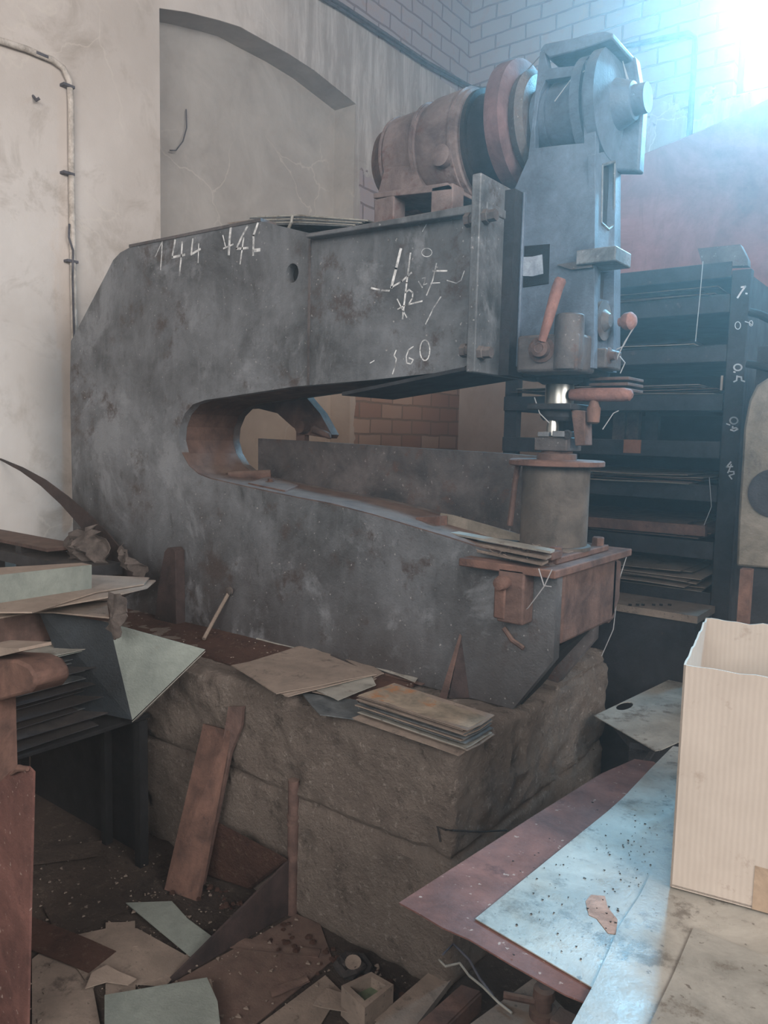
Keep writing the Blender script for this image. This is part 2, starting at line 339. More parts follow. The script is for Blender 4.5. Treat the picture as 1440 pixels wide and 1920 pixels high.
def rough_block(x0, x1, y0, y1, z0, z1, step=.045, amp=.012, edge=.02, seam=None):
    """concrete block: gridded faces, chipped edges"""
    bm = bmesh.new(); bmesh.ops.create_cube(bm, size=1)
    sx, sy, sz = x1-x0, y1-y0, z1-z0
    for v in bm.verts: v.co = V((x0+(v.co.x+.5)*sx, y0+(v.co.y+.5)*sy, z0+(v.co.z+.5)*sz))
    for ax, (lo, hi) in enumerate(((x0, x1), (y0, y1), (z0, z1))):
        n = max(1, int((hi-lo)/step))
        for k in range(1, n):
            co = [0, 0, 0]; co[ax] = lo+(hi-lo)*k/n; no = [0, 0, 0]; no[ax] = 1
            bmesh.ops.bisect_plane(bm, geom=bm.verts[:]+bm.edges[:]+bm.faces[:], plane_co=co, plane_no=no)
    c = V(((x0+x1)/2, (y0+y1)/2, (z0+z1)/2))
    for v in bm.verts:
        p = v.co.copy(); k = noise.fractal(p*5, .8, 2.0, 4)*amp*.7 + noise.fractal(p*19, .7, 2.0, 3)*amp*.45
        ex = sum((min(abs(p.x-x0), abs(p.x-x1)) < 1e-4, min(abs(p.y-y0), abs(p.y-y1)) < 1e-4, min(abs(p.z-z0), abs(p.z-z1)) < 1e-4))
        if seam and abs(p.z-seam-.02*noise.noise(V((p.x*3, p.y*3, 2)))) < .013: k -= .014
        if seam and p.z < seam: k *= .5
        if noise.noise(p*6+V((5, 0, 0))) > .42: k -= .012
        n = V((0, 0, 0))
        if abs(p.x-x1) < 1e-4: n.x = 1
        if abs(p.x-x0) < 1e-4: n.x = -1
        if abs(p.y-y1) < 1e-4: n.y = 1
        if abs(p.y-y0) < 1e-4: n.y = -1
        if abs(p.z-z1) < 1e-4: n.z = 1
        v.co = p + n.normalized()*(k - (edge*(.4+abs(noise.noise(p*9))*1.6) if ex >= 2 else 0))
    mb = MB(); mb.add([v.co.copy() for v in bm.verts], [tuple(v.index for v in f.verts) for f in (bm.verts.index_update(), bm.faces)[1]], True)
    bm.free(); return mb

# ------------------------------------------------------------------ ROOM
XW, YB, ZC = -4.2, 6.7, 6.2
XR, YR = 4.2, -4.2
struct(MB().box((XW-.7, YR-.3, -.3), (XR+.3, YB+.3, 0)).build('floor', 'floor'))
struct(MB().box((XW-.7, YR-.3, ZC), (XR+.3, YB+.3, ZC+.2)).build('ceiling', 'backwall'))
arch = [(597, 30), (700, 45), (820, 75), (900, 100), (980, 145), (1080, 200), (1180, 265), (1335, 390)]
niche = [P(a/2, b/2, x=XW) for a, b in arch]; niche[-1].y = 5.0; niche[0].y = 3.11
niche = [V((XW, p.y, p.z)) for p in niche]; niche += [V((XW, 5.0, .9)), V((XW, 3.11, .9))]
lw = MB().prism([(XW, YR, 0), (XW, YB+.3, 0), (XW, YB+.3, ZC), (XW, YR, ZC)], (-.225, 0, 0), holes=[niche])
lw.box((XW-.4, YR, 0), (XW-.2251, YB+.3, ZC))
struct(lw.build('wall_left', 'wall'))
# back wall with a tall window opening at the right
wx0, wx1, wz0, wz1 = -1.76, .6, 4.32, 5.9
bw = MB().prism([(XW, YB, 0), (XR, YB, 0), (XR, YB, ZC), (XW, YB, ZC)], (0, .3, 0), holes=[[(wx0, YB, wz0), (wx1, YB, wz0), (wx1, YB, wz1), (wx0, YB, wz1)]])
struct(bw.build('wall_back', 'backwall'))
wf = MB()
for x in (wx0, (wx0*2+wx1)/3, (wx0+2*wx1)/3, wx1-.05): wf.box((x, YB+.1, wz0), (x+.05, YB+.16, wz1))
for z in (wz0, (wz0+wz1)/2, wz1-.05): wf.box((wx0, YB+.1, z), (wx1, YB+.16, z+.05))
struct(wf.build('window_1', 'rack'))
struct(box((XR, YR, 0), (XR+.3, YB+.3, ZC)).build('wall_right', 'backwall'))
struct(box((XW-.4, YR-.3, 0), (XR+.3, YR, ZC)).build('wall_rear', 'backwall'))
# cornice cable along the top of the left plaster and round the corner
pts = [P(600, -14, x=XW+.03), P(640, 9, x=XW+.03), P(720, 62, x=XW+.03), P(800, 116, x=XW+.03), P(884, 163, x=XW+.035), P(905, 166, y=YB-.04), P(935, 160, y=YB-.03), P(1010, 140, y=YB-.03), P(1100, 112, y=YB-.03)]
c = MB().tube(pts, .016, 8); c.tube([p+V((0.0, 0, -.035)) for p in pts[:5]], .010, 6)
tag(c.build('wall_cable', 'cable'), 'dark cable bundle running down the left wall top into the room corner', 'cable')
# conduits
cl = thing('conduit', 'cream painted conduit bending down the left plaster wall', 'conduit', P(140, 650, x=XW))
pp = [P(-40, 58, x=XW+.025), P(0, 76, x=XW+.025), P(50, 92, x=XW+.025), P(98, 112, x=XW+.025), P(118, 127, x=XW+.025), P(130, 152, x=XW+.025), P(133, 190, x=XW+.025), P(134, 330, x=XW+.025), P(137, 500, x=XW+.025), P(140, 660, x=XW+.025), P(141, 800, x=XW+.025), P(141, 980, x=XW+.025)]
MB().tube(pp, .017, 10).build('pipe', 'conduit', cl)
for (a, b) in ((76, 108), (126, 165), (126, 328), (133, 492)):
    q = P(a, b, x=XW)
    MB().box((XW, q.y-.045, q.z-.007), (XW+.043, q.y+.022, q.z+.007)).build('clip', 'cable', cl)
MB().tube([P(130, 420, x=XW+.04), P(129, 445, x=XW+.05), P(137, 470, x=XW+.045), P(136, 520, x=XW+.05), P(139, 640, x=XW+.045)], .006, 6).build('wire', 'cable', cl)
cb = MB().tube([P(1150, 92, y=YB-.03), P(1240, 72, y=YB-.03), P(1290, 62, y=YB-.03), P(1303, 70, y=YB-.03), P(1303, 90, y=YB-.03), P(1293, 250, y=YB-.03), P(1288, 420, y=YB-.03)], .022, 8)
tag(cb.build('conduit', 'cable'), 'thin grey conduit turning down on the back wall near the window', 'conduit')
hk = MB().tube([P(349, 205, x=XW-.2), P(350, 240, x=XW-.19), P(343, 265, x=XW-.17), P(330, 282, x=XW-.17), P(318, 282, x=XW-.19)], .0045, 6)
tag(hk.build('wall_hook', 'cable'), 'thin bent wire hook hanging on the niche plaster', 'hook')
hk = MB().tube([P(62, 180, x=XW+.0), P(68, 188, x=XW+.04), P(74, 184, x=XW+.05)], .008, 6)
tag(hk.build('wall_hook', 'cable'), 'small bent nail in the plaster left of the cream conduit', 'hook')

# ------------------------------------------------------------------ PLINTH
ZP = .731
pl = rough_block(-4.0, -1.09, 1.776, 2.90, 0, ZP, .018, .016, .013, seam=.40)
r2 = rough_block(-1.42, -1.10, 2.66, 2.90, ZP-.02, ZP+.055, .03, .012, .02)
pl.add(r2.v, r2.f, True)
r3 = rough_block(-1.22, -1.095, 2.44, 2.68, ZP-.02, ZP+.02, .03, .01, .012)
pl.add(r3.v, r3.f, True)
tag(pl.build('concrete_plinth', 'concrete'), 'crumbling concrete plinth carrying the big press', 'plinth')
# rust dirt heaped over the plinth top
g = warped([V((-3.9, 1.90, ZP+.004)), V((-1.5, 1.90, ZP+.004)), V((-1.5, 2.18, ZP+.012)), V((-3.9, 2.18, ZP+.012))], .012, 60, 8, .012, seed=3)
tag(g.build('rust_dirt', 'rustdirt'), 'layer of rusty dirt on the plinth beside the press', 'dirt', kind='stuff')

# ------------------------------------------------------------------ PRESS
Y0, Y1 = 2.17, 2.485
press = thing('punch_press', 'huge dark grey deep throat punch press with chalk marks on its side', 'press', (-2.3, 2.35, ZP))
out = [(225, 474), (243, 464), (490, 415), (580, 437), (912, 385), (908, 668), (870, 688), (837, 697), (700, 712), (550, 725), (419, 745), (385, 750), (362, 758), (346, 776), (337, 800), (335, 825), (341, 850), (354, 873), (372, 889),
       (395, 898), (470, 915), (560, 934), (620, 945), (700, 966), (780, 990), (840, 1008), (890, 1024), (1030, 1060), (1047, 1066), (1046, 1240), (962, 1333)]
outw = [P(a, b, y=Y0) for a, b in out]
outw[-1].z = ZP+.004; xr = -.99
for i in (-3, -2): outw[i].x = xr
bl = V((-3.60, Y0, ZP+.004))
outw += [bl, P(150, 1110, y=Y0), P(137, 1000, y=Y0), P(131, 720, y=Y0), P(133, 640, y=Y0), P(200, 512, y=Y0), P(212, 488, y=Y0)]
hc = P(548, 512, y=Y0); hole = [hc+V((math.cos(a)*.033, 0, math.sin(a)*.036)) for a in [k*math.pi/10 for k in range(20)]]
MB().prism(outw, (0, .04, 0), holes=[hole]).build('front_side_plate', 'steel', press)
MB().prism([p+V((0, Y1-Y0, 0)) for p in outw], (0, .04, 0)).build('rear_side_plate', 'steel_low', press)
MB().lathe(hc+V((0, .041, 0)), (0, 1, 0), [(0, .055), (.02, .055)], 24).build('hole_dark_backing', 'black', press)  # disc added behind the hole so that it reads dark
# webs between the plates: throat liner, back and bottom
throat = outw[5:28]
lin = MB()
for a, b in zip(throat, throat[1:]):
    nrm = V(((b-a).z, 0, -(b-a).x)).normalized()*.02
    mid = [a+V((0, .041, 0)), b+V((0, .041, 0))]
    lin.prism([mid[0], mid[1], mid[1]+nrm, mid[0]+nrm] if True else [], (0, Y1-Y0-.042, 0))
lin.build('throat_liner', 'rust_dark', press)
te = MB()
for a, b in zip(throat[11:], throat[12:]):
    u_ = V((0, 0, .004)); te.prism([a+V((0, .0005, -.002)), b+V((0, .0005, -.002)), b+u_, a+u_], (0, .042, 0))
te.build('throat_edge', 'rust_dark', press)
bk_ = MB()
bk = outw[-6:]
for a, b in zip(bk, bk[1:]):
    bk_.prism([a+V((.0, .041, 0)), b+V((.0, .041, 0)), b+V((.02, .041, 0)), a+V((.02, .041, 0))], (0, Y1-Y0-.042, 0))
bk_.build('back_web', 'steel_low', press)
# weld line and plate seam
a, b = P(581, 440, y=Y0-.004), P(577, 722, y=Y0-.004)
MB().box((a.x-.006, Y0-.004, b.z), (a.x+.004, Y0+.001, a.z)).build('weld_seam', 'steel_low', press)
# top flange
f1, f2 = P(575, 440, y=Y0-.04), P(916, 378, y=Y0-.04)
MB().prism([(f1.x, Y0-.045, f1.z), (f2.x, Y0-.045, f2.z), (f2.x, Y0-.045, f2.z-.028), (f1.x, Y0-.045, f1.z-.012)], (0, .45, 0)).build('top_flange', 'steel', press, bevel=.004)
a1 = P(243, 464, y=Y0); a2 = P(490, 415, y=Y0)
MB().prism([a1+V((0, -.004, 0)), a2+V((0, -.004, 0)), a2+V((0, -.004, .012)), a1+V((0, -.004, .012))], (0, .40, 0)).build('top_strap', 'steel_low', press)
# bolted end flanges of the arm
MB().box((-1.290, 2.09, 1.80), (-1.258, 2.55, 2.395)).build('arm_end_flange', 'steel', press, bevel=.004)
MB().box((-1.222, 2.285, 1.83), (-1.212, 2.55, 2.38)).build('head_flange', 'bluegrey', press, bevel=.004)
MB().box((-1.258, 2.24, 1.80), (-1.222, 2.50, 2.38)).build('flange_packing', 'dark', press)
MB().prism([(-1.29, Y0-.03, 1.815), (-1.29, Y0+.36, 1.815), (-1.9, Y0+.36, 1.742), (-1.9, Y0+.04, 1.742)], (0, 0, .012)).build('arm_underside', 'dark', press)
for (x, y, z) in ((-1.24, 2.115, 2.27), (-1.24, 2.115, 1.86), (-1.305, 2.12, 2.27), (-1.305, 2.12, 1.87)):
    MB().lathe((x-.02, y, z), (1, 0, 0), [(0, .022), (.018, .022), (.02, .018), (.045, .018)], 6).build('flange_bolt', 'steel_low', press)
# lower jaw end
MB().box((-1.02, Y0+.04, ZP+.23), (-.985, 2.66, 1.19)).build('end_plate', 'rust_dark', press, bevel=.012)
MB().prism([(-.985, 2.62, 1.19), (-.985, 2.70, 1.17), (-.985, 2.70, 1.03), (-.985, 2.62, .95)], (-.12, 0, 0)).build('end_corner_plate', 'rust_dark', press, bevel=.01)
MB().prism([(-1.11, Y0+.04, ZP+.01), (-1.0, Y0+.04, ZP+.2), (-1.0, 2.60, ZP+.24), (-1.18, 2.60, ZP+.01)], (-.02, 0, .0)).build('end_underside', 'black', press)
MB().box((-1.55, 2.2, 1.16), (-1.0, 2.55, 1.195)).build('jaw_top_plate', 'rust_dark', press)
lp = [P(877, 1030, y=2.10), P(1035, 1064, y=2.10)]
zt = 1.212
MB().box((-1.30, 2.10, zt-.026), (-.965, 2.74, zt)).build('bolster_plate', 'rust', press, bevel=.004)
MB().box((-1.245, 2.20, zt+.001), (-1.005, 2.62, zt+.022)).build('die_shoe', 'rust', press, bevel=.004)
for (x, y) in ((-1.03, 2.58), (-1.03, 2.24), (-1.22, 2.58)):
    MB().lathe((x, y, zt+.02), (0, 0, 1), [(0, .022), (.028, .022), (.031, .018)], 6).build('clamp_bolt', 'rust', press)
MB().box((-1.08, 2.15, zt+.02), (-1.0, 2.22, zt+.045)).build('clamp_lug', 'rust', press, bevel=.003)
AX, AY = -1.125, 2.42
MB().lathe((AX, AY, zt+.02), (0, 0, 1), [(0, .125), (.012, .125), (.014, .112), (.28, .112)], 48).build('die_column', 'column', press)
MB().lathe((AX, AY, 1.508), (0, 0, 1), [(0, .15), (.004, .158), (.018, .158), (.022, .152)], 48).build('die_table_disc', 'rust', press)
MB().lathe((AX, AY, 1.528), (0, 0, 1), [(0, .066), (.022, .066), (.024, .052), (.034, .052)], 32).build('die_ring', 'rust_dark', press)
MB().tube([P(972, 868, y=2.35), P(965, 910, y=2.35), P(956, 985, y=2.35)], [.011, .010, .011], 8).build('column_brace', 'rust_dark', press)
# latch on the front plate near the bolster
a, b = P(940, 1062, y=2.12), P(985, 1172, y=2.12)
lb = MB().box((a.x, 2.10, b.z), (b.x, Y0, a.z)).build('latch_block', 'rust_dark', press, bevel=.006)
k = P(944, 1092, y=2.09)
MB().lathe(k, (0, -1, 0), [(-.02, .02), (.012, .024), (.03, .02), (.034, .008)], 20).build('latch_knob', 'rust', lb)
MB().box((a.x-.01, 2.095, b.z+.01), (a.x+.03, 2.12, a.z-.05)).build('latch_bar', 'rust', lb, bevel=.006)
MB().tube([P(945, 1178, y=2.14), P(960, 1200, y=2.13), P(982, 1216, y=2.13)], .008, 8).build('latch_spring', 'rust_dark', press)
# gussets, brace and its painted shadow
gl = [P(a, b, y=2.12) for a, b in ((286, 1200), (296, 1100), (308, 1034), (314, 1027), (324, 1027), (329, 1034), (331, 1200))]
MB().prism(gl, (0, Y0-2.12, 0)).build('foot_gusset_or_shadow', 'gusset', press, bevel=.003)
gr = [P(862, 1188, y=Y0), P(866, 1192, y=Y0), P(838, 1300, y=2.11), P(824, 1300, y=2.11)]
MB().prism([gr[0], gr[1], V((gr[2].x, gr[2].y, ZP+.004)), V((gr[3].x, gr[3].y, ZP+.004))], (.002, -.004, 0)).build('foot_brace', 'rust_dark', press)
MB().prism([P(864, 1192, y=Y0-.002), V((P(842, 1300, y=2.12).x, 2.12, ZP+.004)), V((P(880, 1310, y=Y0).x, Y0-.002, ZP+.004))], (.0, .003, 0)).build('foot_gusset_or_shadow', 'gusset', press)  # thin dark triangle standing in for the shadow beside the brace
# head
HF = 2.30
def hp(a, b): return P(a, b, y=HF)
ho = [hp(960, 690), hp(961, 363), hp(990, 297), hp(996, 240), hp(1012, 98), hp(1020, 92), hp(1028, 128), hp(1090, 122), hp(1100, 112), hp(1118, 112), hp(1113, 690)]
hw = [hp(1003, 278), hp(1003, 240), hp(1012, 175), hp(1022, 150), hp(1090, 140), hp(1095, 268), hp(1050, 272)]
head = MB().prism(ho, (0, .03, 0), holes=[hw]); hd = head.build('head_casting', 'bluegrey', press, bevel=.004)
MB().prism([p+V((0, .16, 0)) for p in ho], (0, .03, 0), holes=[[p+V((0, .16, 0)) for p in hw]]).build('head_rear_casting', 'bluegrey', press)
xl, xh = hp(960, 500).x+.004, hp(1114, 500).x-.012
MB().box((xl, HF+.0301, 1.85), (xh-.02, HF+.159, hp(1050, 300).z)).build('head_core', 'dark', press)
# right flank with two slots
yz = lambda px, py: P(px, py, x=xh)
fl = [yz(1114, 690), yz(1114, 290), yz(1164, 275), yz(1163, 690)]
s1 = [yz(1127, 418), yz(1129, 310), yz(1152, 303), yz(1151, 422), yz(1140, 430)]
s2 = [yz(1125, 560), yz(1126, 510), yz(1150, 508), yz(1149, 565)]
MB().prism(fl, (-.018, 0, 0), holes=[s1, s2]).build('head_flank', 'bluegrey', press)
for s_ in (s1,):
    for q, w in ((s_, .008),):
        rim = MB()
        for a, b in zip(q, q[1:]+q[:1]): rim.tube([a, b], .005, 6)
        rim.build('slot_rim', 'steel', press)
a, b = P(1085, 472, y=HF-.01), P(1146, 492, y=HF-.01)
MB().box((a.x, HF-.03, b.z), (b.x+.02, HF+.1, a.z)).build('slide_stop', 'steel', press, bevel=.004)
MB().prism([hp(1047, 498), hp(1085, 492), hp(1113, 492), hp(1113, 503), hp(1075, 507)], (0, -.015, 0)).build('casting_rib', 'steel_low', press)
# name plate
a, b = hp(968, 463), hp(1030, 540)
nameplate = MB().prism([hp(971, 463), hp(1031, 458), hp(1029, 532), hp(968, 541)], (0, -.004, 0)).build('label_plate', 'black', press)
MB().prism([p+V((0, -.0045, 0)) for p in (hp(978, 483), hp(1000, 482), hp(1018, 478), hp(1020, 514), hp(1000, 519), hp(979, 518))], (0, -.003, 0)).build('paper_label', 'label', nameplate, label='worn grey paper label')
# drive
AZ = 2.635
MB().lathe((-1.345, AY, AZ), (1, 0, 0), [(0, .10), (0, .185), (.012, .205), (.062, .205), (.07, .19), (.072, .06)], 64).build('flywheel', 'flywheel', press)
MB().lathe((-1.272, AY, AZ), (1, 0, 0), [(0, .155), (.025, .165), (.045, .145)], 48).build('flywheel_collar', 'steel_low', press)
MB().lathe((-1.27, AY, AZ), (1, 0, 0), [(0, .100), (.06, .100), (.062, .112), (.10, .112), (.102, .105), (.16, .105), (.172, .105), (.2, .105)], 56).build('drive_drum', 'bluegrey', press)
MB().lathe((-1.07, AY, AZ), (1, 0, 0), [(0, .14), (.004, .155), (.035, .155), (.037, .14), (.05, .14), (.052, .165), (.085, .165), (.09, .12), (.10, .075), (.15, .055), (.152, .045), (.19, .043)], 56).build('clutch_hub', 'bluegrey', press)
hb = MB()
q0 = hp(1108, 112); q1 = hp(1125, 60); q2 = hp(1150, 58); q3 = hp(1172, 190)
hb.prism([hp(1100, 290), hp(1106, 110), hp(1122, 62), hp(1152, 60), hp(1168, 160), hp(1160, 290)], (0, .05, 0)); 
hb.build('bearing_bracket', 'bluegrey', press, bevel=.008).location = (0, .17, 0)
MB().prism([hp(1012, 95), hp(1020, 82), hp(1135, 58), hp(1150, 62), hp(1148, 72), hp(1090, 92), hp(1030, 108)], (0, .19, 0)).build('head_top_plate', 'bluegrey', press, bevel=.004)
# motor
mo = MB().lathe((-1.85, AY, 2.60), (1, 0, 0), [(0, .06), (.0, .10), (.015, .135), (.06, .150), (.075, .15), (.08, .165), (.21, .172), (.215, .182), (.225, .182), (.23, .176), (.27, .19), (.36, .195), (.40, .188), (.405, .175), (.43, .165), (.50, .13), (.50, .05), (.545, .05)], 56).build('motor', 'motor', press)
hs = MB()
for k in range(14):
    a = math.pi*(k+.5)/14 + math.pi
    hs.box((-1.85, 0, 0), (-1.72, 0, 0)) if False else None
ms = MB().prism([(-1.76, 2.262, 2.55), (-1.64, 2.262, 2.55), (-1.58, 2.262, 2.43), (-1.80, 2.262, 2.43)], (0, .30, 0)).build('motor_saddle', 'motor', mo)
MB().lathe((-1.852, AY, 2.60), (1, 0, 0), [(-.012, .05), (-.010, .11), (.014, .137), (.055, .152), (.062, .146)], 40).build('end_cap', 'rust_dark', mo)
for xx in (-1.785, -1.640, -1.58, -1.475): MB().lathe((xx, AY, 2.60), (1, 0, 0), [(0, .150), (.001, .168+(xx > -1.65)*.018+(xx > -1.5)*.012), (.010, .168+(xx > -1.65)*.018+(xx > -1.5)*.012), (.011, .150)], 56).build('casing_ring', 'motor', mo)
MB().lathe((-1.50, AY-.185, 2.53), (0, -1, 0), [(-.02, .035), (.012, .035), (.016, .026), (.02, .01)], 24).build('inspection_cap', 'motor', mo)
MB().lathe((-1.50, AY, 2.785), (0, 0, 1), [(-.02, .02), (.01, .02), (.014, .012)], 16).build('oil_plug', 'dark', mo)
MB().lathe((-1.44, AY, 2.60), (1, 0, 0), [(0, .172), (.005, .182), (.02, .182), (.022, .165), (.09, .135), (.1, .10)], 40).build('end_bell', 'dark', mo)
MB().box((-1.40, AY-.03, 2.755), (-1.35, AY+.03, 2.78)).build('junction_lug', 'steel', mo, bevel=.004)
MB().prism([P(700, 372, y=2.22), P(700, 362, y=2.22), P(838, 342, y=2.22), P(848, 350, y=2.22), P(848, 356, y=2.22)], (0, .36, 0)).build('motor_base', 'motor', press, bevel=.003)
for (u0_, u1_, yy) in ((702, 738, 2.22), (808, 848, 2.22), (702, 738, 2.5), (808, 848, 2.5)):
    a, b = P(u0_, 372, y=2.22), P(u1_, 395, y=2.22)
    MB().box((a.x, yy, 2.325), (b.x, yy+.07, 2.43)).build('motor_foot', 'motor', press, bevel=.004)
# ram, chuck and tooling
MB().lathe((AX, AY, 1.78), (0, 0, 1), [(0, .058), (.01, .075), (.03, .082), (.06, .082)], 32).build('ram_collar', 'dark', press)
MB().lathe((AX, AY, 1.70), (0, 0, 1), [(0, .040), (.008, .047), (.078, .047), (.085, .044)], 40).build('ram', 'chrome', press)
a, b = P(975, 625, y=2.22), P(1040, 700, y=2.22)
ch = MB().box((a.x, 2.20, b.z+.004), (b.x+.08, 2.34, a.z-.01)).build('chuck_block', 'steel_low', press, bevel=.01)
q = P(1062, 650, y=2.215)
MB().lathe((q.x, 2.23, 1.81), (0, 0, 1), [(0, .045), (.16, .045), (.165, .038)], 28).build('guide_post', 'steel_low', press)
q = P(1012, 655, y=2.19)
kn = MB().lathe(q+V((0, .02, 0)), (0.25, -1, 0), [(0, .040), (.02, .040), (.022, .028), (.055, .026), (.058, .014), (.056, .012)], 28).build('lever_hub', 'rust_dark', press)
MB().tube([P(1016, 640, y=2.16), P(1028, 600, y=2.16), P(1045, 540, y=2.16), P(1051, 526, y=2.16), P(1053, 521, y=2.16)], [.012, .0155, .0175, .0175, .012], 14).build('lever_handle', 'salmon', press)
q = P(1128, 602, y=2.40)
MB().lathe(q+V((-.07, 0, 0)), (1, 0, 0), [(0, .05), (.06, .052), (.062, .062), (.08, .062), (.082, .035), (.10, .02)], 32).build('adjusting_hub', 'steel_low', press)
MB().lathe(P(1162, 604, y=2.42), (1, -.2, 0), [(0, .014), (.012, .014), (.014, .022), (.022, .027), (.04, .028), (.05, .02), (.054, .006)], 20).build('adjusting_knob', 'salmon', press)
a, b = P(1088, 655, y=2.34), P(1138, 690, y=2.34)
MB().box((a.x, 2.33, b.z), (b.x, 2.46, a.z)).build('slide_block', 'steel_low', press, bevel=.006)
MB().lathe(P(1136, 668, y=2.36), (1, 0, 0), [(0, .026), (.012, .028), (.016, .016), (.03, .012)], 20).build('slide_nut', 'rust_dark', press)
MB().box((AX-.10, AY-.08, 1.80), (AX+.14, AY+.08, 1.835)).build('ram_guide', 'black', press, bevel=.004)
# flat stripper arm, fork and die block
a, b = P(993, 757, y=2.36), P(1075, 768, y=2.36)
MB().box((a.x, 2.34, b.z), (b.x, 2.50, a.z)).build('stripper_arm', 'dark', press, bevel=.003)
MB().lathe((AX, AY, 1.66), (0, 0, 1), [(0, .05), (.012, .06), (.03, .06), (.04, .045)], 28).build('punch_holder', 'dark', press)
MB().lathe((AX-.005, AY-.03, 1.61), (0, 0, 1), [(0, .02), (.03, .02), (.05, .016), (.06, .016)], 20).build('punch', 'chrome', press)
a, b = P(1066, 772, y=2.38), P(1094, 835, y=2.38)
MB().prism([P(1070, 768, y=2.38), P(1096, 770, y=2.38), P(1097, 835, y=2.38), P(1078, 836, y=2.38), P(1074, 800, y=2.38)], (0, .06, 0)).build('stripper_bracket', 'rust_dark', press, bevel=.003)
MB().box((AX-.055, AY-.06, 1.56), (AX+.06, AY+.06, 1.605)).build('die_block', 'steel_low', press, bevel=.003)
MB().box((AX-.04, AY-.07, 1.606), (AX-.0, AY+.05, 1.622)).build('die_insert', 'steel', press, bevel=.002)
MB().box((AX+.015, AY-.075, 1.606), (AX+.055, AY+.05, 1.625)).build('die_insert', 'steel', press, bevel=.002)
MB().lathe(P(1064, 815, y=AY-.062), (0, -1, 0), [(0, .016), (.004, .016), (.005, .010), (.002, .008)], 20).build('die_screw', 'dark', press)
MB().tube([P(1070, 740, y=2.40), P(1090, 740, y=2.40), P(1170, 740, y=2.40), P(1182, 741, y=2.40), P(1186, 742, y=2.40)], [.018, .022, .022, .018, .008], 16).build('stripper_handle', 'salmon', press)
MB().lathe(P(1112, 795, y=2.40), (0, 0, 1), [(0, .012), (.006, .02), (.05, .022), (.056, .018), (.075, .012)], 18).build('stripper_knob', 'rust', press)
a = P(1128, 712, y=2.45)
for i in range(3):
    MB().box((a.x-.03, 2.42, 1.79-i*.018), (a.x+.10, 2.56, 1.80-i*.018)).build('slide_shim', 'rust_dark', press, bevel=.002)

# chalk marks on the side plate
def stroke(pts, w=.008, y=Y0): MB().strip([P(a, b, y=y) for a, b in pts], w, (0, -.0006, 0)).build('chalk_stroke', 'chalk', press)
def g(*q): return [(262+a/2.257, 375+b/2.257) for a, b in q]
def oval(cx, cy, rx, ry, n=14): return [(cx+rx*math.cos(2*math.pi*k/n), cy+ry*math.sin(2*math.pi*k/n)) for k in range(n+1)]
for q, w in ((g((95, 175), (66, 240)), .004), (g((95, 175), (93, 230), (88, 295)), .006), (g((150, 170), (137, 243), (190, 232)), .010), (g((180, 178), (176, 240), (168, 318)), .009),
             (g((225, 165), (218, 230), (256, 208)), .009), (g((250, 185), (247, 265)), .005), (g((386, 115), (380, 170), (377, 230)), .012), (g((352, 150), (364, 200)), .005), (g((355, 205), (395, 188)), .006),
             (g((456, 112), (435, 150), (408, 207), (458, 203)), .009), (g((440, 160), (433, 210), (425, 270)), .007), (g((500, 98), (482, 150), (480, 233)), .010), (g((482, 214), (508, 211)), .013),
             (g((1105, 208), (1085, 290), (1065, 370)), .010), (g((1065, 370), (1108, 345), (1150, 308)), .006), (g((1146, 225), (1130, 350), (1112, 503)), .006),
             (g((1125, 392), (1140, 380), (1156, 392), (1154, 415), (1138, 442), (1195, 428)), .005), (g((1090, 420), (1110, 460), (1130, 497)), .004), (g((1092, 462), (1122, 446)), .004),
             (g((1180, 345), (1196, 370)), .004), (g((1196, 332), (1208, 328), (1206, 345), (1200, 360), (1216, 354)), .003), (g((1256, 268), (1240, 340), (1214, 403)), .004), (g((1240, 300), (1300, 300)), .005), (g((1232, 352), (1270, 350)), .003),
             (g(*oval(1215, 222, 22, 18)), .002), (g((1300, 340), (1340, 352), (1360, 340), (1374, 300)), .003), (g((1274, 410), (1245, 455), (1210, 525)), .004), (g((980, 372), (1020, 382), (1056, 384)), .006),
             (g((1085, 636), (1076, 658), (1086, 672), (1080, 705), (1070, 736)), .004), (g((1158, 620), (1138, 634), (1128, 662), (1130, 690), (1148, 694), (1158, 676), (1140, 668)), .004), (g(*oval(1207, 636, 21, 44)), .004),
             (g((975, 690), (992, 680)), .003), (g((1240, 60), (1215, 100), (1196, 134)), .002)): stroke(q, w)

# ------------------------------------------------------------------ things on and in the press
# sheet bundle lying on the arm
for i in range(6):
    y_ = 2.20+.03*i
    s_ = MB().prism([P(470-2*i, 405+3*i, y=2.25)+V((0, 0, 0)), P(560, 402+3*i, y=2.25), P(690-6*i, 412+2*i, y=2.25), P(690-6*i, 415+2*i, y=2.25), P(560, 406+3*i, y=2.25), P(470-2*i, 408+3*i, y=2.25)], (0, .16, 0))
    tag(s_.build('metal_strip', 'galv' if i % 2 == 0 else 'bluesheet'), ['uppermost', 'second', 'third', 'fourth', 'fifth', 'lowest'][i]+' bowed grey metal strip lying on top of the press arm', 'metal strip', 'bowed strips on top of the press')
st = MB().tube([P(548, 405, y=2.24), P(546, 418, y=2.235), P(541, 428, y=2.24)], .006, 6)
tag(st.build('binding_wire', 'galv'), 'small wire tie round the strips on the press top', 'wire')
tag(MB().prism([P(425, 418, y=2.24), P(470, 412, y=2.24), P(560, 434, y=2.24), P(440, 424, y=2.24)], (0, .12, 0)).build('scrap_sheet', 'dusty'), 'thin dusty scrap sheet at the left end of the strips on the press', 'sheet')
tag(MB().prism([P(740, 402, y=2.40), P(742, 380, y=2.40), P(766, 386, y=2.40), P(788, 396, y=2.40)], (0, .05, 0)).build('brick_fragment', 'salmon'), 'pinkish brick fragment under the motor base', 'brick')
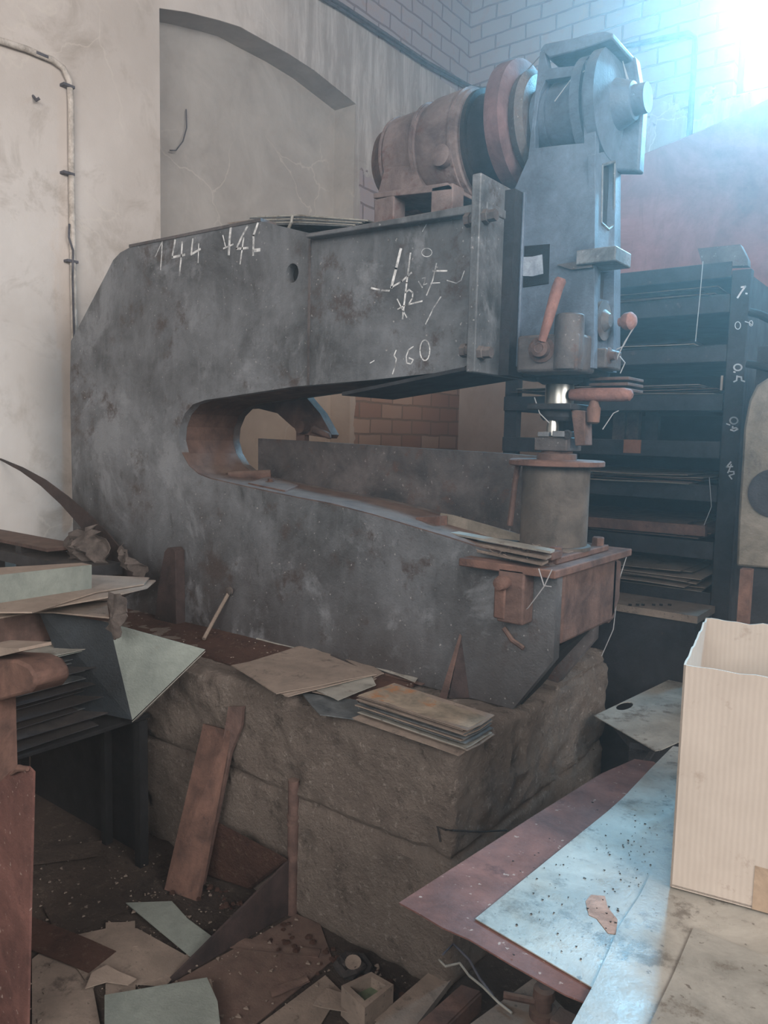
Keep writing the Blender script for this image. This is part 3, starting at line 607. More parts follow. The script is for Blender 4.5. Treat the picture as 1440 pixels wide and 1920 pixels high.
# upright plate on the lower jaw
YT = 2.56
up_ = [P(484, 822, y=YT), P(560, 826, y=YT), P(960, 851, y=YT), P(1010, 856, y=YT), P(1010, 1012, y=YT), P(900, 990, y=YT), P(484, 905, y=YT)]
tag(MB().prism(up_, (0, .02, 0)).build('upright_plate', 'steel_low'), 'long dull steel plate standing on edge behind the press throat', 'plate')
sup = MB()
for px_ in (500, 720, 900):
    q = P(px_, 940, y=YT+.05); sup.box((q.x-.02, YT+.021, ZP), (q.x+.02, YT+.06, 1.42))
tag(sup.build('plate_support', 'dark'), 'dark posts bracing the standing plate from behind', 'support')
q0, q1 = P(428, 893, y=2.32), P(484, 889, y=2.42)
pc = MB(); pc.tube([q0, q1+V((.05, .03, 0))], .022, 18, caps=False); pc.tube([q1+V((.05, .03, 0)), q0], .016, 18, caps=False)
tag(pc.build('pipe_offcut', 'rust_dark'), 'short rusty pipe offcut in the throat end', 'pipe')
c0 = [P(465, 912, y=2.24), P(500, 900, y=2.40), P(560, 916, y=2.40), P(535, 927, y=2.24)]
jb = thing('clamp_plate', 'rusty clamp plate with a bolt lying in the throat', 'clamp', c0[0])
MB().prism(c0, (0, 0, .016)).build('plate', 'rust_dark', jb, bevel=.002)
q = P(508, 903, y=2.34); MB().lathe(q, (0, 0, 1), [(-.01, .014), (.012, .014), (.014, .011)], 6).build('bolt', 'rust', jb)
# hanging fork casting seen through the throat
fk = MB()
fk.prism([P(a, b, y=2.62) for a, b in ((430, 745), (570, 738), (577, 748), (600, 775), (622, 815), (618, 822), (570, 815), (548, 800), (520, 775), (480, 765), (430, 768))], (0, .05, 0))
fk.lathe(P(567, 800, y=2.60), (0, 1, 0), [(-.02, .03), (.03, .034), (.07, .03)], 20)
fk.tube([P(590, 805, y=2.62), P(616, 817, y=2.60), P(620, 822, y=2.60)], [.02, .014, .004], 10)
fk.box((P(558, 820, y=2.63).x, 2.62, P(560, 835, y=2.63).z), (P(574, 820, y=2.63).x, 2.65, P(560, 800, y=2.63).z))
tag(fk.build('hanging_lever', 'rust_dark'), 'brown lever casting hanging behind the press throat', 'lever')
# strips on the jaw in front of the column
defs = [((785, 991), (1032, 1038), (1040, 1034), (800, 988), 'galv', .0), ((790, 1003), (1024, 1050), (1034, 1045), (806, 999), 'dusty', -.004), ((812, 1018), (1016, 1061), (1028, 1055), (830, 1013), 'dusty', -.008)]
for i, (a, b, c_, d, mt, dz) in enumerate(defs):
    zz = 1.262-.018*i
    s_ = MB().prism([P(*a, z=zz), P(*b, z=zz-.0), P(*c_, z=zz), P(*d, z=zz)], (0, 0, .007))
    tag(s_.build('steel_flat', 'dusty' if i else 'galv'), ['topmost pale steel flat on the press jaw before the die column', 'middle dusty steel flat on the press jaw before the die column', 'lowest dusty steel flat on the press jaw before the die column'][i], 'steel flat', 'steel flats on the press jaw')
tag(MB().prism([P(822, 990, y=2.36), P(826, 962, y=2.36), P(850, 966, y=2.36), P(975, 1002, y=2.36), P(990, 1016, y=2.36), P(880, 1003, y=2.36)], (0, .006, 0)).build('wedge_plate', 'greenmach'), 'thin grey wedge plate standing before the die column', 'plate')
tag(MB().prism([P(778, 985, y=2.30), P(780, 970, y=2.30), P(824, 968, y=2.30), P(824, 986, y=2.30)], (0, .05, 0)).build('steel_packing', 'rust'), 'small rusty packing block beside the wedge plate', 'block')
# cobweb dust on the bolster
wb = MB(); r_ = random.Random(3)
for i in range(60):
    a = V((-1.2+r_.random()*.18, 2.10+r_.random()*.22, 1.236+r_.random()*.02)); b = a+V((r_.uniform(-.04, .04), r_.uniform(-.03, .03), r_.uniform(-.02, .012)))
    c_ = (a+b)/2+V((r_.uniform(-.01, .01), r_.uniform(-.01, .01), r_.uniform(-.01, .01))); wb.tube([a, c_, b], .0011, 4, False)
tag(wb.build('wood_wool', 'dusty'), 'matted dusty fibres lying over the steel flats', 'fibres', kind='stuff')
def webs(lines, label):
    w_ = MB()
    for l in lines: w_.tube([P(a, b, y=yy) for a, b, yy in l], [.0018]*len(l), 4, False)
    tag(w_.build('cobweb', 'web'), label, 'cobweb', kind='stuff')
webs([[(1190, 612, 2.42), (1172, 640, 2.42), (1160, 665, 2.42), (1150, 690, 2.42)], [(1186, 616, 2.42), (1168, 650, 2.42), (1156, 655, 2.42)], [(1162, 668, 2.42), (1172, 680, 2.42), (1163, 700, 2.42)]], 'cobweb hanging from the salmon knob of the press')
webs([[(1035, 1068, 2.09), (1020, 1100, 2.09), (990, 1140, 2.12), (975, 1150, 2.14)], [(1010, 1066, 2.09), (1020, 1098, 2.09), (1034, 1100, 2.09)], [(1176, 1040, 2.7), (1160, 1090, 2.7), (1150, 1180, 2.7), (1128, 1230, 2.7)]], 'cobweb strands below the rusty bolster plate corner')
webs([[(1020, 96, 2.3), (990, 130, 2.36), (968, 180, 2.4)], [(1104, 128, 2.29), (1070, 150, 2.28), (1040, 190, 2.28)], [(1160, 80, 2.45), (1176, 150, 2.45), (1195, 196, 2.42)], [(1166, 110, 2.45), (1185, 170, 2.45), (1203, 190, 2.42)]], 'cobweb strands on the drive hub at the press top')
webs([[(1318, 490, 3.4), (1312, 560, 3.4), (1304, 640, 3.4)], [(1330, 895, 3.5), (1334, 950, 3.5), (1320, 985, 3.5)]], 'long cobweb hanging before the rack shelves')
webs([[(1002, 745, 2.35), (1012, 775, 2.35), (1030, 793, 2.35)], [(1160, 770, 2.4), (1150, 775, 2.4), (1130, 805, 2.4)]], 'thin cobweb between the punch and its handle')

# ------------------------------------------------------------------ on the plinth front
Zs = ZP+.012
def sheet(pts, z, mat, label, cat='sheet', group=None, name='metal_sheet', t=.003, amp=.003, seed=0):
    o = warped([P(a, b, z=z) for a, b in pts], t, 10, 10, amp, seed=seed).build(name, mat); return tag(o, label, cat, group)
sheet([(566, 1300), (600, 1340), (700, 1352), (668, 1312)], Zs+.004, 'bluesheet', 'blue grey sheet lowest under the dusty sheets on the plinth edge', seed=1)
sheet([(585, 1296), (650, 1270), (706, 1272), (640, 1310)], Zs+.014, 'dusty', 'small dusty sheet between the square sheet and the long pile', seed=2)
sheet([(590, 1292), (694, 1262), (705, 1284), (634, 1312)], Zs+.02, 'galv', 'pale small sheet under the right corner of the square sheet', seed=2)
sheet([(450, 1247), (560, 1212), (630, 1214), (560, 1300)], Zs+.022, 'dusty', 'dusty sheet just under the big square sheet', seed=5)
sheet([(434, 1247), (588, 1216), (705, 1264), (518, 1300)], Zs+.032, 'dusty', 'big square dusty brown sheet lying on the plinth', seed=4)
sheet([(526, 1300), (560, 1290), (706, 1264), (540, 1306)], Zs+.026, 'beige', 'thin beige sheet edge showing below the square sheet', seed=6)
sheet([(480, 1197), (490, 1193), (592, 1218), (582, 1222)], Zs+.01, 'galv', 'narrow pale strip lying nearest the press on the plinth', cat='strip', name='metal_strip')
sheet([(690, 1246), (700, 1240), (784, 1271), (778, 1278)], Zs+.014, 'galv', 'narrow pale strip behind the long pile of cut sheets', cat='strip', name='metal_strip')
sheet([(620, 1218), (650, 1215), (720, 1262), (700, 1270)], Zs+.016, 'dusty', 'grey brown strip behind the square sheet corner', cat='strip', name='metal_strip')
sheet([(716, 1262), (752, 1262), (818, 1270), (790, 1284)], Zs+.002, 'rust_dark', 'rusty strip lying by the gusset of the press', cat='strip', name='metal_strip')
# pile of cut rectangles, each its own sheet
A, B, C_, D = P(672, 1303, z=Zs+.068), P(739, 1280, z=Zs+.068), P(923, 1339, z=Zs+.068), P(872, 1367, z=Zs+.068)
r_ = random.Random(11); N = 15
for i in range(N):
    z_ = Zs+.004+.0045*i; off = V((r_.uniform(-.012, .012), r_.uniform(-.01, .01), 0)) if i < N-1 else V((0, 0, 0))
    if i == 0: off = V((0.0, -.03, 0))
    cc = [V((p.x, p.y, z_))+off for p in (A, B, C_, D)]
    mt = 'dusty_rust' if i == N-1 else ('dusty' if i in (0, 1, 11, 12, 13) else r_.choice(['bluesheet', 'bluesheet', 'galv', 'dusty']))
    lift = (lambda u, v, k=r_.uniform(0, .006): k*abs(u-.5)*2) if 0 < i < N-1 else None
    o = warped(cc, .0025, 12, 4, .002, lift, seed=i).build('metal_sheet', mt)
    lab = 'rust stained top sheet of the neat pile on the plinth corner' if i == N-1 else ('bottom sheet jutting out of the neat pile on the plinth corner' if i == 0 else ORD[N-1-i]+' sheet from the top of the neat pile on the plinth corner')
    tag(o, lab, 'sheet', 'cut sheets in the pile on the plinth corner')
ro = MB().tube([P(382, 1198, z=ZP+.02), P(405, 1155, y=2.12), P(430, 1110, y=2.16)], .008, 8)
tag(ro.build('steel_rod', 'dusty'), 'thin dusty rod leaning on the press side above the plinth', 'rod')
wl = MB().lathe(P(432, 1108, y=2.165), (0, -1, 0), [(0, .018), (.012, .016), (.016, .006)], 12)
tag(wl.build('dust_clot', 'fabric'), 'pale clot of dust at the top of the leaning rod', 'dust', kind='stuff')
# small chips and grit
def chips(name, n, region, mat, label, seed, smin=.0015, smax=.005):
    r_ = random.Random(seed); m = MB()
    for i in range(n):
        c_ = region(r_); s_ = r_.uniform(smin, smax); a = r_.uniform(0, 6.28)
        p = [c_+V((math.cos(a+k*2.1)*s_*r_.uniform(.5, 1.3), math.sin(a+k*2.1)*s_*r_.uniform(.4, 1.2), 0)) for k in range(3)]
        m.prism(p, (0, 0, s_*.5))
    tag(m.build(name, mat), label, 'debris', kind='stuff')
chips('paint_flakes', 90, lambda r: V((r.uniform(-3.3, -1.4), r.uniform(1.85, 2.12), ZP+.022)), 'beige', 'pale flakes scattered on the rusty dirt of the plinth', 5)
chips('floor_chips', 260, lambda r: V((r.gauss(-1.95, .22), r.gauss(1.42, .14), .006)), 'beige', 'pale chips scattered on the floor below the leaning plank', 6)
chips('floor_grit', 420, lambda r: V((r.uniform(-2.7, -.7), r.uniform(.9, 1.75), .012)), 'dusty', 'brown grit and crumbs over the floor by the plinth', 8, .002, .009)

# ------------------------------------------------------------------ lower left: plank, post, fin, floor sheets
pk = [P(381, 1357, y=1.745), P(428, 1370, y=1.745), P(369, 1690, z=.004), P(308, 1668, z=.004)]
n = (pk[1]-pk[0]).cross(pk[3]-pk[0]).normalized()*.016
tag(MB().prism(pk, n).build('steel_plank', 'rust'), 'rust red plank leaning against the plinth', 'plank')
pk = [P(428, 1325, y=1.752), P(455, 1325, y=1.752), P(452, 1362, y=1.752), P(432, 1412, y=1.752), P(380, 1660, z=.02), P(374, 1662, z=.02)]
tag(MB().prism(pk, (0, .012, 0)).build('steel_strip', 'rust_dark'), 'dark rusty strip behind the leaning rust red plank', 'strip')
pst = thing('steel_post', 'rusty upright post with a triangular fin in front of the plinth', 'post', P(548, 1712, z=0))
b0 = P(548, 1712, z=0); tz = P(550, 1462, y=b0.y).z
pf = MB().tube([b0, V((b0.x, b0.y, tz))], .0185, 14); pf.build('post', 'rust_dark', pst)
for z_ in (.31, .335): MB().lathe((b0.x, b0.y, z_), (0, 0, 1), [(0, .022), (.012, .022)], 14).build('post_ring', 'rust_dark', pst)
tip = P(322, 1842, z=.006)
f_ = [b0+V((0, 0, .004)), V((b0.x, b0.y, P(546, 1605, y=b0.y).z)), tip+V((0, 0, .012)), tip]
nn = (tip-b0).cross(V((0, 0, 1))).normalized()*.008
MB().prism(f_, nn).build('fin', 'gusset', pst)
sh = MB().prism([P(a, b, z=.003) for a, b in ((556, 1716), (600, 1734), (624, 1802), (465, 1935), (330, 1935), (318, 1848))], (0, 0, .004)).build('base_sheet', 'rust_dark', pst, label='flat brown base sheet on the floor')
def fsheet(pts, z, mat, label, name='metal_sheet', t=.003, cat='sheet', group=None):
    return tag(MB().prism([P(a, b, z=z) for a, b in pts], (0, 0, t)).build(name, mat), label, cat, group)
fsheet([(196, 1868), (388, 1835), (408, 1880), (420, 1990), (196, 1990)], .05, 'pale', 'pale green grey sheet lying at the bottom of the view', t=.004)
fsheet([(196, 1872), (396, 1838), (410, 1920), (420, 1990), (196, 1990)], .044, 'dusty', 'dusty sheet hidden just under the pale green grey sheet', t=.004)
fsheet([(236, 1694), (322, 1691), (352, 1724), (397, 1757), (360, 1797)], .02, 'pale', 'greenish strip of sheet near the tip of the fin', t=.003)
fsheet([(107, 1762), (200, 1742), (257, 1742), (358, 1798), (310, 1850), (160, 1840)], .012, 'dusty', 'dusty brown sheet left of the greenish strip on the floor')
fsheet([(60, 1800), (110, 1760), (170, 1830), (190, 1935), (60, 1935)], .006, 'dusty', 'dusty brown sheet beside the red oxide panel on the floor')
fsheet([(80, 1700), (180, 1660), (250, 1700), (110, 1762)], .008, 'floor', 'earth brown board on the dark floor under the bench')
fsheet([(172, 1824), (200, 1810), (222, 1822), (256, 1836), (240, 1848), (200, 1842), (160, 1854)], .03, 'beige', 'torn piece of beige paper on the floor', name='torn_paper', cat='paper', t=.002)
fsheet([(640, 1860), (560, 1990), (420, 1990), (470, 1935), (610, 1830)], .006, 'dusty', 'brown sheet on the floor right of the post base')
# slab leaning low on the plinth
sl = [P(406, 1541, y=1.74), P(540, 1612, y=1.74), P(470, 1668, z=.004), P(384, 1640, z=.004)]
tag(MB().prism(sl, (0, -.012, .012)).build('leaning_slab', 'rustdirt'), 'brown slab leaning low against the plinth behind the plank', 'slab')
# square tube with mossy fill
tb = thing('square_tube', 'short square tube on the floor with mossy green inside', 'tube', P(690, 1860, z=0))
o4 = [P(a, b, z=.09) for a, b in ((640, 1848), (696, 1822), (738, 1846), (684, 1890))]
i4 = [P(a, b, z=.09) for a, b in ((656, 1850), (696, 1832), (724, 1848), (684, 1876))]
MB().prism(o4, (0, 0, -.088), holes=[i4]).build('tube_wall', 'dusty', tb)
MB().prism([p+V((0, 0, -.03)) for p in i4], (0, 0, -.02)).build('tube_filling', 'glassgreen', tb, label='mossy green filling')
rg = MB(); r_ = random.Random(2)
for k in range(5):
    c_ = P(655+r_.uniform(-14, 18), 1800+r_.uniform(-12, 12), z=.03)
    rg.tube([c_+V((math.cos(a)*.035, math.sin(a)*.03, r_.uniform(-.012, .012))) for a in [j*.9+k for j in range(6)]], [.008, .014, .012, .015, .010, .006], 8)
tag(rg.build('rag', 'rag'), 'dark crumpled rag on the floor near the square tube', 'rag')
pd_ = MB().lathe(P(662, 1806, z=.05), (.2, -.2, 1), [(0, .020), (.003, .024), (.006, .024), (.004, .012), (.003, .001)], 16)
tag(pd_.build('paper_disc', 'dusty'), 'small pale paper disc on the dark rag', 'paper')
# angle iron, bolts and wire under the bench corner
an = MB().prism([P(770, 1935, z=.10), P(865, 1850, z=.10), P(900, 1862, z=.10), P(800, 1960, z=.10)], (0, 0, .006))
an.prism([P(900, 1862, z=.10), P(800, 1960, z=.10), P(800, 1960, z=.10)+V((0, 0, -.05)), P(900, 1862, z=.10)+V((0, 0, -.05))], (.005, 0, 0))
tag(an.build('angle_iron', 'rust'), 'rusty angle iron lying on the floor at the bottom edge', 'angle iron')
fsheet([(700, 1935), (730, 1900), (830, 1812), (860, 1830), (780, 1935)], .02, 'dusty', 'brown board leading under the right bench', name='wooden_board', cat='board', t=.02)
fsheet([(870, 1935), (1000, 1840), (1060, 1900), (1040, 1960), (880, 1990)], .14, 'dusty', 'dusty plate under the red oxide sheet at the bottom edge', t=.01)
bt = thing('valve_body', 'rusty bolt fitting standing on the dusty plate at the bottom edge', 'fitting', P(1018, 1900, z=.15))
q = P(1018, 1905, z=.15)
MB().lathe(q, (0, 0, 1), [(0, .035), (.02, .035), (.022, .022), (.05, .02), (.052, .028), (.075, .026), (.08, .014), (.078, .010)], 20).build('body', 'rust_dark', bt)
MB().tube([q+V((-.02, 0, .03)), q+V((-.10, -.02, .02))], .010, 8).build('spigot', 'rust_dark', bt)
MB().box(q+V((.03, -.03, 0)), q+V((.10, .03, .025))).build('lug', 'rust_dark', bt, bevel=.004)
for i, pts in enumerate(([(823, 1800), (835, 1812), (862, 1806), (880, 1830), (905, 1850), (935, 1880), (960, 1900)], [(830, 1790), (850, 1770), (880, 1800), (900, 1836), (925, 1868)])):
    w_ = MB().tube([P(a, b, z=.16) for a, b in pts], .0035, 6)
    tag(w_.build('wire', 'galv' if i == 0 else 'cable'), ['pale bent wire on the floor under the red oxide sheet', 'dark bent wire beside the pale one on the floor'][i], 'wire')
q = [P(826, 1560, x=-1.075), P(826, 1548, x=-1.06)]
w_ = MB().tube([P(826, 1578, y=1.765), P(820, 1550, y=1.762), P(836, 1556, y=1.762), P(848, 1557, x=-1.07), P(900, 1560, x=-1.07), P(950, 1557, x=-1.07)], .003, 6)
tag(w_.build('wire', 'rag'), 'thin dark wire bent round the plinth corner', 'wire')

r_ = random.Random(77)
rub = MB()
for i in range(90):
    u_ = r_.random(); c_ = V((-2.25+u_*1.05+r_.gauss(0, .03), 1.72-abs(r_.gauss(0, .07)), .008)); s_ = r_.uniform(.004, .015)
    n_ = 6; up2 = s_*r_.uniform(.4, .9); a0 = r_.uniform(0, 6)
    lo_p = [c_+V((math.cos(a0+k*1.05)*s_*r_.uniform(.7, 1.2), math.sin(a0+k*1.05)*s_*r_.uniform(.7, 1.2), .004)) for k in range(n_)]
    hi_p = [c_+(p-c_)*.6+V((0, 0, up2)) for p in lo_p]
    rub.add(lo_p+hi_p, [tuple(reversed(range(n_))), tuple(range(n_, 2*n_))]+[(k, (k+1) % n_, (k+1) % n_+n_, k+n_) for k in range(n_)])
tag(rub.build('rubble', 'rustdirt'), 'loose crumbs of brick and rust on the floor before the plinth', 'rubble', kind='stuff')
for i, (x, y, a, l, w, mt, lab) in enumerate(((-1.62, 1.60, .5, .30, .05, 'rust_dark', 'narrow rusty strip on the floor near the square tube'), (-1.95, 1.28, -.6, .34, .09, 'dusty', 'short dusty plate by the greenish strip on the floor'),
        (-2.15, 1.18, .2, .4, .12, 'rustdirt', 'earth coloured board by the oxide sheet'), (-1.45, 1.50, 1.2, .12, .03, 'rust_dark', 'small rusty scrap near the dark rag'), (-2.60, 1.45, .9, .30, .12, 'floor', 'dull sheet on the floor under the steel bench'), (-1.25, 1.55, .3, .22, .07, 'dusty', 'dusty scrap plate below the red oxide sheet corner'))):
    d_, e_ = V((math.cos(a), math.sin(a), 0))*l/2, V((-math.sin(a), math.cos(a), 0))*w/2; c_ = V((x, y, .009+.004*i))
    tag(warped([c_-d_-e_, c_+d_-e_*.8, c_+d_+e_, c_-d_*.9+e_], .003, 8, 4, .006, seed=i+90).build('scrap_strip', mt), lab, 'scrap')

# ------------------------------------------------------------------ left bench and its sheets
BX, BY0, BY1, BZ = -2.30, .55, 1.66, .57
be = thing('steel_bench', 'black steel bench under the left sheet stack', 'bench', (-2.75, 1.1, 0))
MB().box((-3.2, BY0, BZ-.016), (BX-.02, BY1, BZ)).build('bench_top', 'black', be, bevel=.004)
for (x, y) in ((BX-.05, BY1-.05), (BX-.05, BY0), (-3.2, BY1-.05), (-3.2, BY0)):
    MB().box((x, y, 0), (x+.035, y+.035, BZ-.017)).build('leg', 'black', be)
MB().box((BX-.28, BY1-.04, .0), (BX-.25, BY1-.01, BZ-.017)).build('brace', 'black', be)
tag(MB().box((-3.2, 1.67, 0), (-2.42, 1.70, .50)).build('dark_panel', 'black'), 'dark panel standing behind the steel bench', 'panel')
r_ = random.Random(21)
SX = -2.36; N = 26; z_ = BZ+.004
for i in range(N):
    j = r_.uniform(-.07, .035); jy = r_.uniform(-.10, .04); rr = r_.uniform(-.06, .06)
    step = .0115 if i < N-4 else .006
    x1, y1 = SX+j-.0018*i, 1.49+jy
    cc = [V((x1-.7, .75, z_)), V((x1+rr*.3, .75, z_)), V((x1, y1, z_)), V((x1-.7, y1+rr, z_))]
    mt = r_.choice(['dark', 'dark', 'bluesheet', 'rack'] if i < N-9 else ['bluesheet', 'dark', 'dusty']) if i < N-3 else ('galv' if i == N-1 else 'pale')  # lower sheets darker: shade of the stack gaps put into their colour
    o = warped(cc, .0025, 8, 8, .004, lambda u, v, k=r_.uniform(-.004, .004): k*u*v, seed=i+40).build('metal_sheet', mt)
    lab = 'topmost pale sheet of the tall stack on the steel bench' if i == N-1 else (ORD[N-1-i]+' sheet from the top, light grey, of the tall stack on the bench' if i >= N-3 else ORD[N-1-i]+' sheet from the top of the tall stack on the steel bench')
    tag(o, lab, 'sheet', 'sheets in the tall stack on the bench' if i < N-3 else 'light sheets on top of the tall stack')
    z_ += step
ZT = z_
# folded sheet: shade put into the colour of one flank, the other pale
T_, B_, R_ = P(205, 1168, x=-2.33), P(248, 1350, x=-2.27), P(385, 1218, y=1.70)
T2 = P(215, 1166, x=-2.33)
L1, L2 = P(70, 1140, x=-2.50), P(150, 1330, x=-2.42)
fd = thing('folded_sheet', 'folded galvanised sheet with a pale triangular flap beside the stack', 'folded sheet', B_)
def tri(pts, name, mat):
    n = (V(pts[1])-V(pts[0])).cross(V(pts[2])-V(pts[0])).normalized()*.002
    MB().prism(pts, n).build(name, mat, fd)
tri([T_, R_, B_], 'pale_flap', 'pale'); tri([T_, B_, L2, L1], 'shaded_flap', 'bluedark')
tri([p+V((.004, -.004, -.004)) for p in (R_, B_)]+[B_+V((.0, .02, .0))], 'flap_edge', 'galv')
# pale channel and beige boards above
cz = 1.10
chn = thing('sheet_channel', 'pale folded channel lying on the beige boards at the left edge', 'channel', P(172, 1103, x=-2.5))
a, b, c_, d = P(172, 1059, x=-2.5), P(172, 1103, x=-2.5), P(0, 1137, x=-2.5), P(0, 1078, x=-2.5)
e_ = (c_-b)*.6
MB().prism([a, b, c_+e_, d+(d-a)*.6], (-.003, 0, 0)).build('channel_face', 'pale', chn)
a2, d2 = a+V((-.003, 0, 0)), d+(d-a)*.6+V((-.003, 0, 0))
MB().prism([a2, d2, d2+V((-.22, 0, 0)), a2+V((-.06, 0, 0))], (0, 0, -.003)).build('channel_top', 'beige', chn)
for i, (pts, zz, mt, lab) in enumerate((
    ([(172, 1080), (280, 1085), (270, 1097), (180, 1112), (60, 1150), (0, 1150), (-60, 1110)], 1.02, 'beige', 'beige board lying just behind the pale channel'),
    ([(160, 1084), (292, 1090), (276, 1104), (200, 1122), (40, 1150)], 1.012, 'beige', 'beige board jutting out lowest to the right behind the channel'),
    ([(230, 1108), (205, 1125), (150, 1130), (70, 1148), (0, 1160), (0, 1120), (120, 1105)], .995, 'dusty', 'crumpled dusty sheet under the beige boards'),
    ([(200, 1128), (205, 1160), (100, 1150), (20, 1150), (60, 1125)], .975, 'dusty', 'dark dusty sheet edge above the folded sheet'))):
    tag(MB().prism([P(a, b, z=zz) for a, b in pts], (0, 0, .005)).build('board', mt), lab, 'board')
# pillar of scrap carrying the boards
sp = MB().box((-3.15, 1.25, ZT+.002), (-2.55, 1.50, .97))
tag(sp.build('timber_block', 'rust_dark'), 'brown timber block between the stack and the beige boards', 'block')
tk = MB().prism([P(-60, 1030, y=2.0), P(0, 1029, y=2.0), P(120, 1018, y=2.0), P(135, 1022, y=2.0), P(120, 1034, y=2.0), P(0, 1042, y=2.0), P(-60, 1046, y=2.0)], (0, .12, 0))
tag(tk.build('timber_rail', 'rust_dark'), 'brown timber rail along the wall foot at the left', 'timber')
lt = thing('scrap_rack', 'dark scrap rack behind the left boards below the plaster wall', 'rack', (-3.6, 1.9, 0))
MB().box((-4.1, 1.82, .95), (-3.02, 2.02, 1.0)).build('shelf', 'dark', lt)
MB().box((-4.1, 1.82, 1.04), (-3.3, 2.0, 1.055)).build('shelf', 'rust_dark', lt)
for x in (-4.1, -3.62): MB().box((x, 1.84, ZP+.01), (x+.05, 2.0, 1.05)).build('leg', 'dark', lt)
# cloth rags
def rag(pts, y, label, th=.02, seed=0, mat='fabric'):
    r_ = random.Random(seed); b0_ = [P(a, b, y=y) for a, b in pts]; base = []; m = MB()
    for p, q in zip(b0_, b0_[1:]+b0_[:1]):
        for k in range(4): base.append(p.lerp(q, k/4)+V((r_.uniform(-.004, .004), 0, r_.uniform(-.005, .005))))
    c_ = sum(base, V((0, 0, 0)))/len(base); n = len(base); rings = [1, .8, .6, .4, .2]; vs_ = []
    for s_ in rings:
        for p in base:
            q = c_+(p-c_)*s_; k = noise.noise(V((q.x*22, q.z*9, seed)))+.5*noise.noise(V((q.x*50, q.z*24, seed)))
            vs_.append(q+V((0, k*th*1.6-(1-s_)*th, 0)))
    vs_.append(c_+V((0, -th, 0))); fs = []
    for a in range(len(rings)-1):
        for i in range(n): fs.append((a*n+i, a*n+(i+1) % n, (a+1)*n+(i+1) % n, (a+1)*n+i))
    L0 = (len(rings)-1)*n
    for i in range(n): fs.append((L0+i, L0+(i+1) % n, len(vs_)-1))
    vb = [v+V((0, .004, 0)) for v in vs_]; nv = len(vs_)
    fs = fs+[tuple(x+nv for x in reversed(f)) for f in fs]+[(i, (i+1) % n, (i+1) % n+nv, i+nv) for i in range(n)]; vs_ = vs_+vb
    m.add(vs_, fs, False); return tag(m.build('rag', mat), label, 'rag')
rag([(206, 1112), (230, 1115), (238, 1140), (236, 1160), (228, 1175), (224, 1196), (212, 1200), (198, 1178), (204, 1150), (203, 1130)], 1.46, 'torn dusty cloth hanging over the folded sheet', .012, 1)
rag([(130, 1000), (160, 985), (195, 1010), (200, 1045), (190, 1065), (140, 1062), (122, 1030)], 1.95, 'crumpled dusty cloth in front of the curved blade', .05, 2)
rag([(222, 1020), (250, 1035), (268, 1060), (262, 1082), (240, 1070), (226, 1045)], 2.0, 'grey torn cloth at the foot of the curved blade', .04, 3)
# curved blade
cen = [(-30, 852), (0, 861), (40, 880), (80, 905), (120, 938), (155, 972), (185, 1005), (212, 1042), (232, 1075), (250, 1110)]
wd = [2, 3, 8, 14, 20, 27, 33, 38, 42, 46]
L_, R2 = [], []
for i, (a, b) in enumerate(cen):
    p, q = cen[max(0, i-1)], cen[min(len(cen)-1, i+1)]; dx, dy = q[0]-p[0], q[1]-p[1]; l = math.hypot(dx, dy)
    L_.append(P(a-dy/l*wd[i]/2, b+dx/l*wd[i]/2, y=2.06)); R2.append(P(a+dy/l*wd[i]/2, b-dx/l*wd[i]/2, y=2.06))
bl_ = MB()
for i in range(len(cen)-1): bl_.prism([L_[i], L_[i+1], R2[i+1], R2[i]], (0, .006, 0))
tag(bl_.build('curved_blade', 'gusset'), 'long curved rusty blade leaning beside the press', 'blade')
# red oxide panel nearest left, and the block behind it
yy = .92
pts = [(-60, 1480), (0, 1466), (18, 1448), (36, 1436), (52, 1438), (62, 1448), (61, 1510), (56, 1700), (50, 2000), (-60, 2000)]
rp = MB().prism([P(a, b, y=yy) for a, b in pts], (0, .006, 0))
tag(rp.build('steel_sheet', 'rust_red'), 'red oxide steel sheet standing upright with torn top in the left foreground', 'panel')
cr = MB().tube([P(20, 1452, y=yy-.006), P(36, 1440, y=yy-.008), P(52, 1442, y=yy-.006)], [.004, .009, .005], 8)
tag(cr.build('curled_burr', 'rust'), 'curled torn lip on the oxide panel top', 'burr')
bb = thing('rusty_vice', 'rusty rounded casting on a post at the left edge before the sheet stack', 'casting', P(-30, 1400, y=1.0))
pts = [(-60, 1232), (30, 1238), (52, 1248), (64, 1266), (66, 1284), (55, 1300), (30, 1306), (0, 1314), (-60, 1330)]
MB().prism([P(a, b, y=1.02) for a, b in pts], (0, .10, 0)).build('jaw', 'rust', bb, bevel=.008)
q = P(-22, 1400, y=1.03); MB().box((q.x-.05, 1.03, 0), (q.x+.028, 1.10, P(0, 1320, y=1.03).z)).build('stand', 'rust', bb)
MB().prism([P(a, b, y=1.0) for a, b in ((-40, 1212), (35, 1216), (36, 1222), (-40, 1240))], (0, .09, 0)).build('top_pad', 'beige', bb)

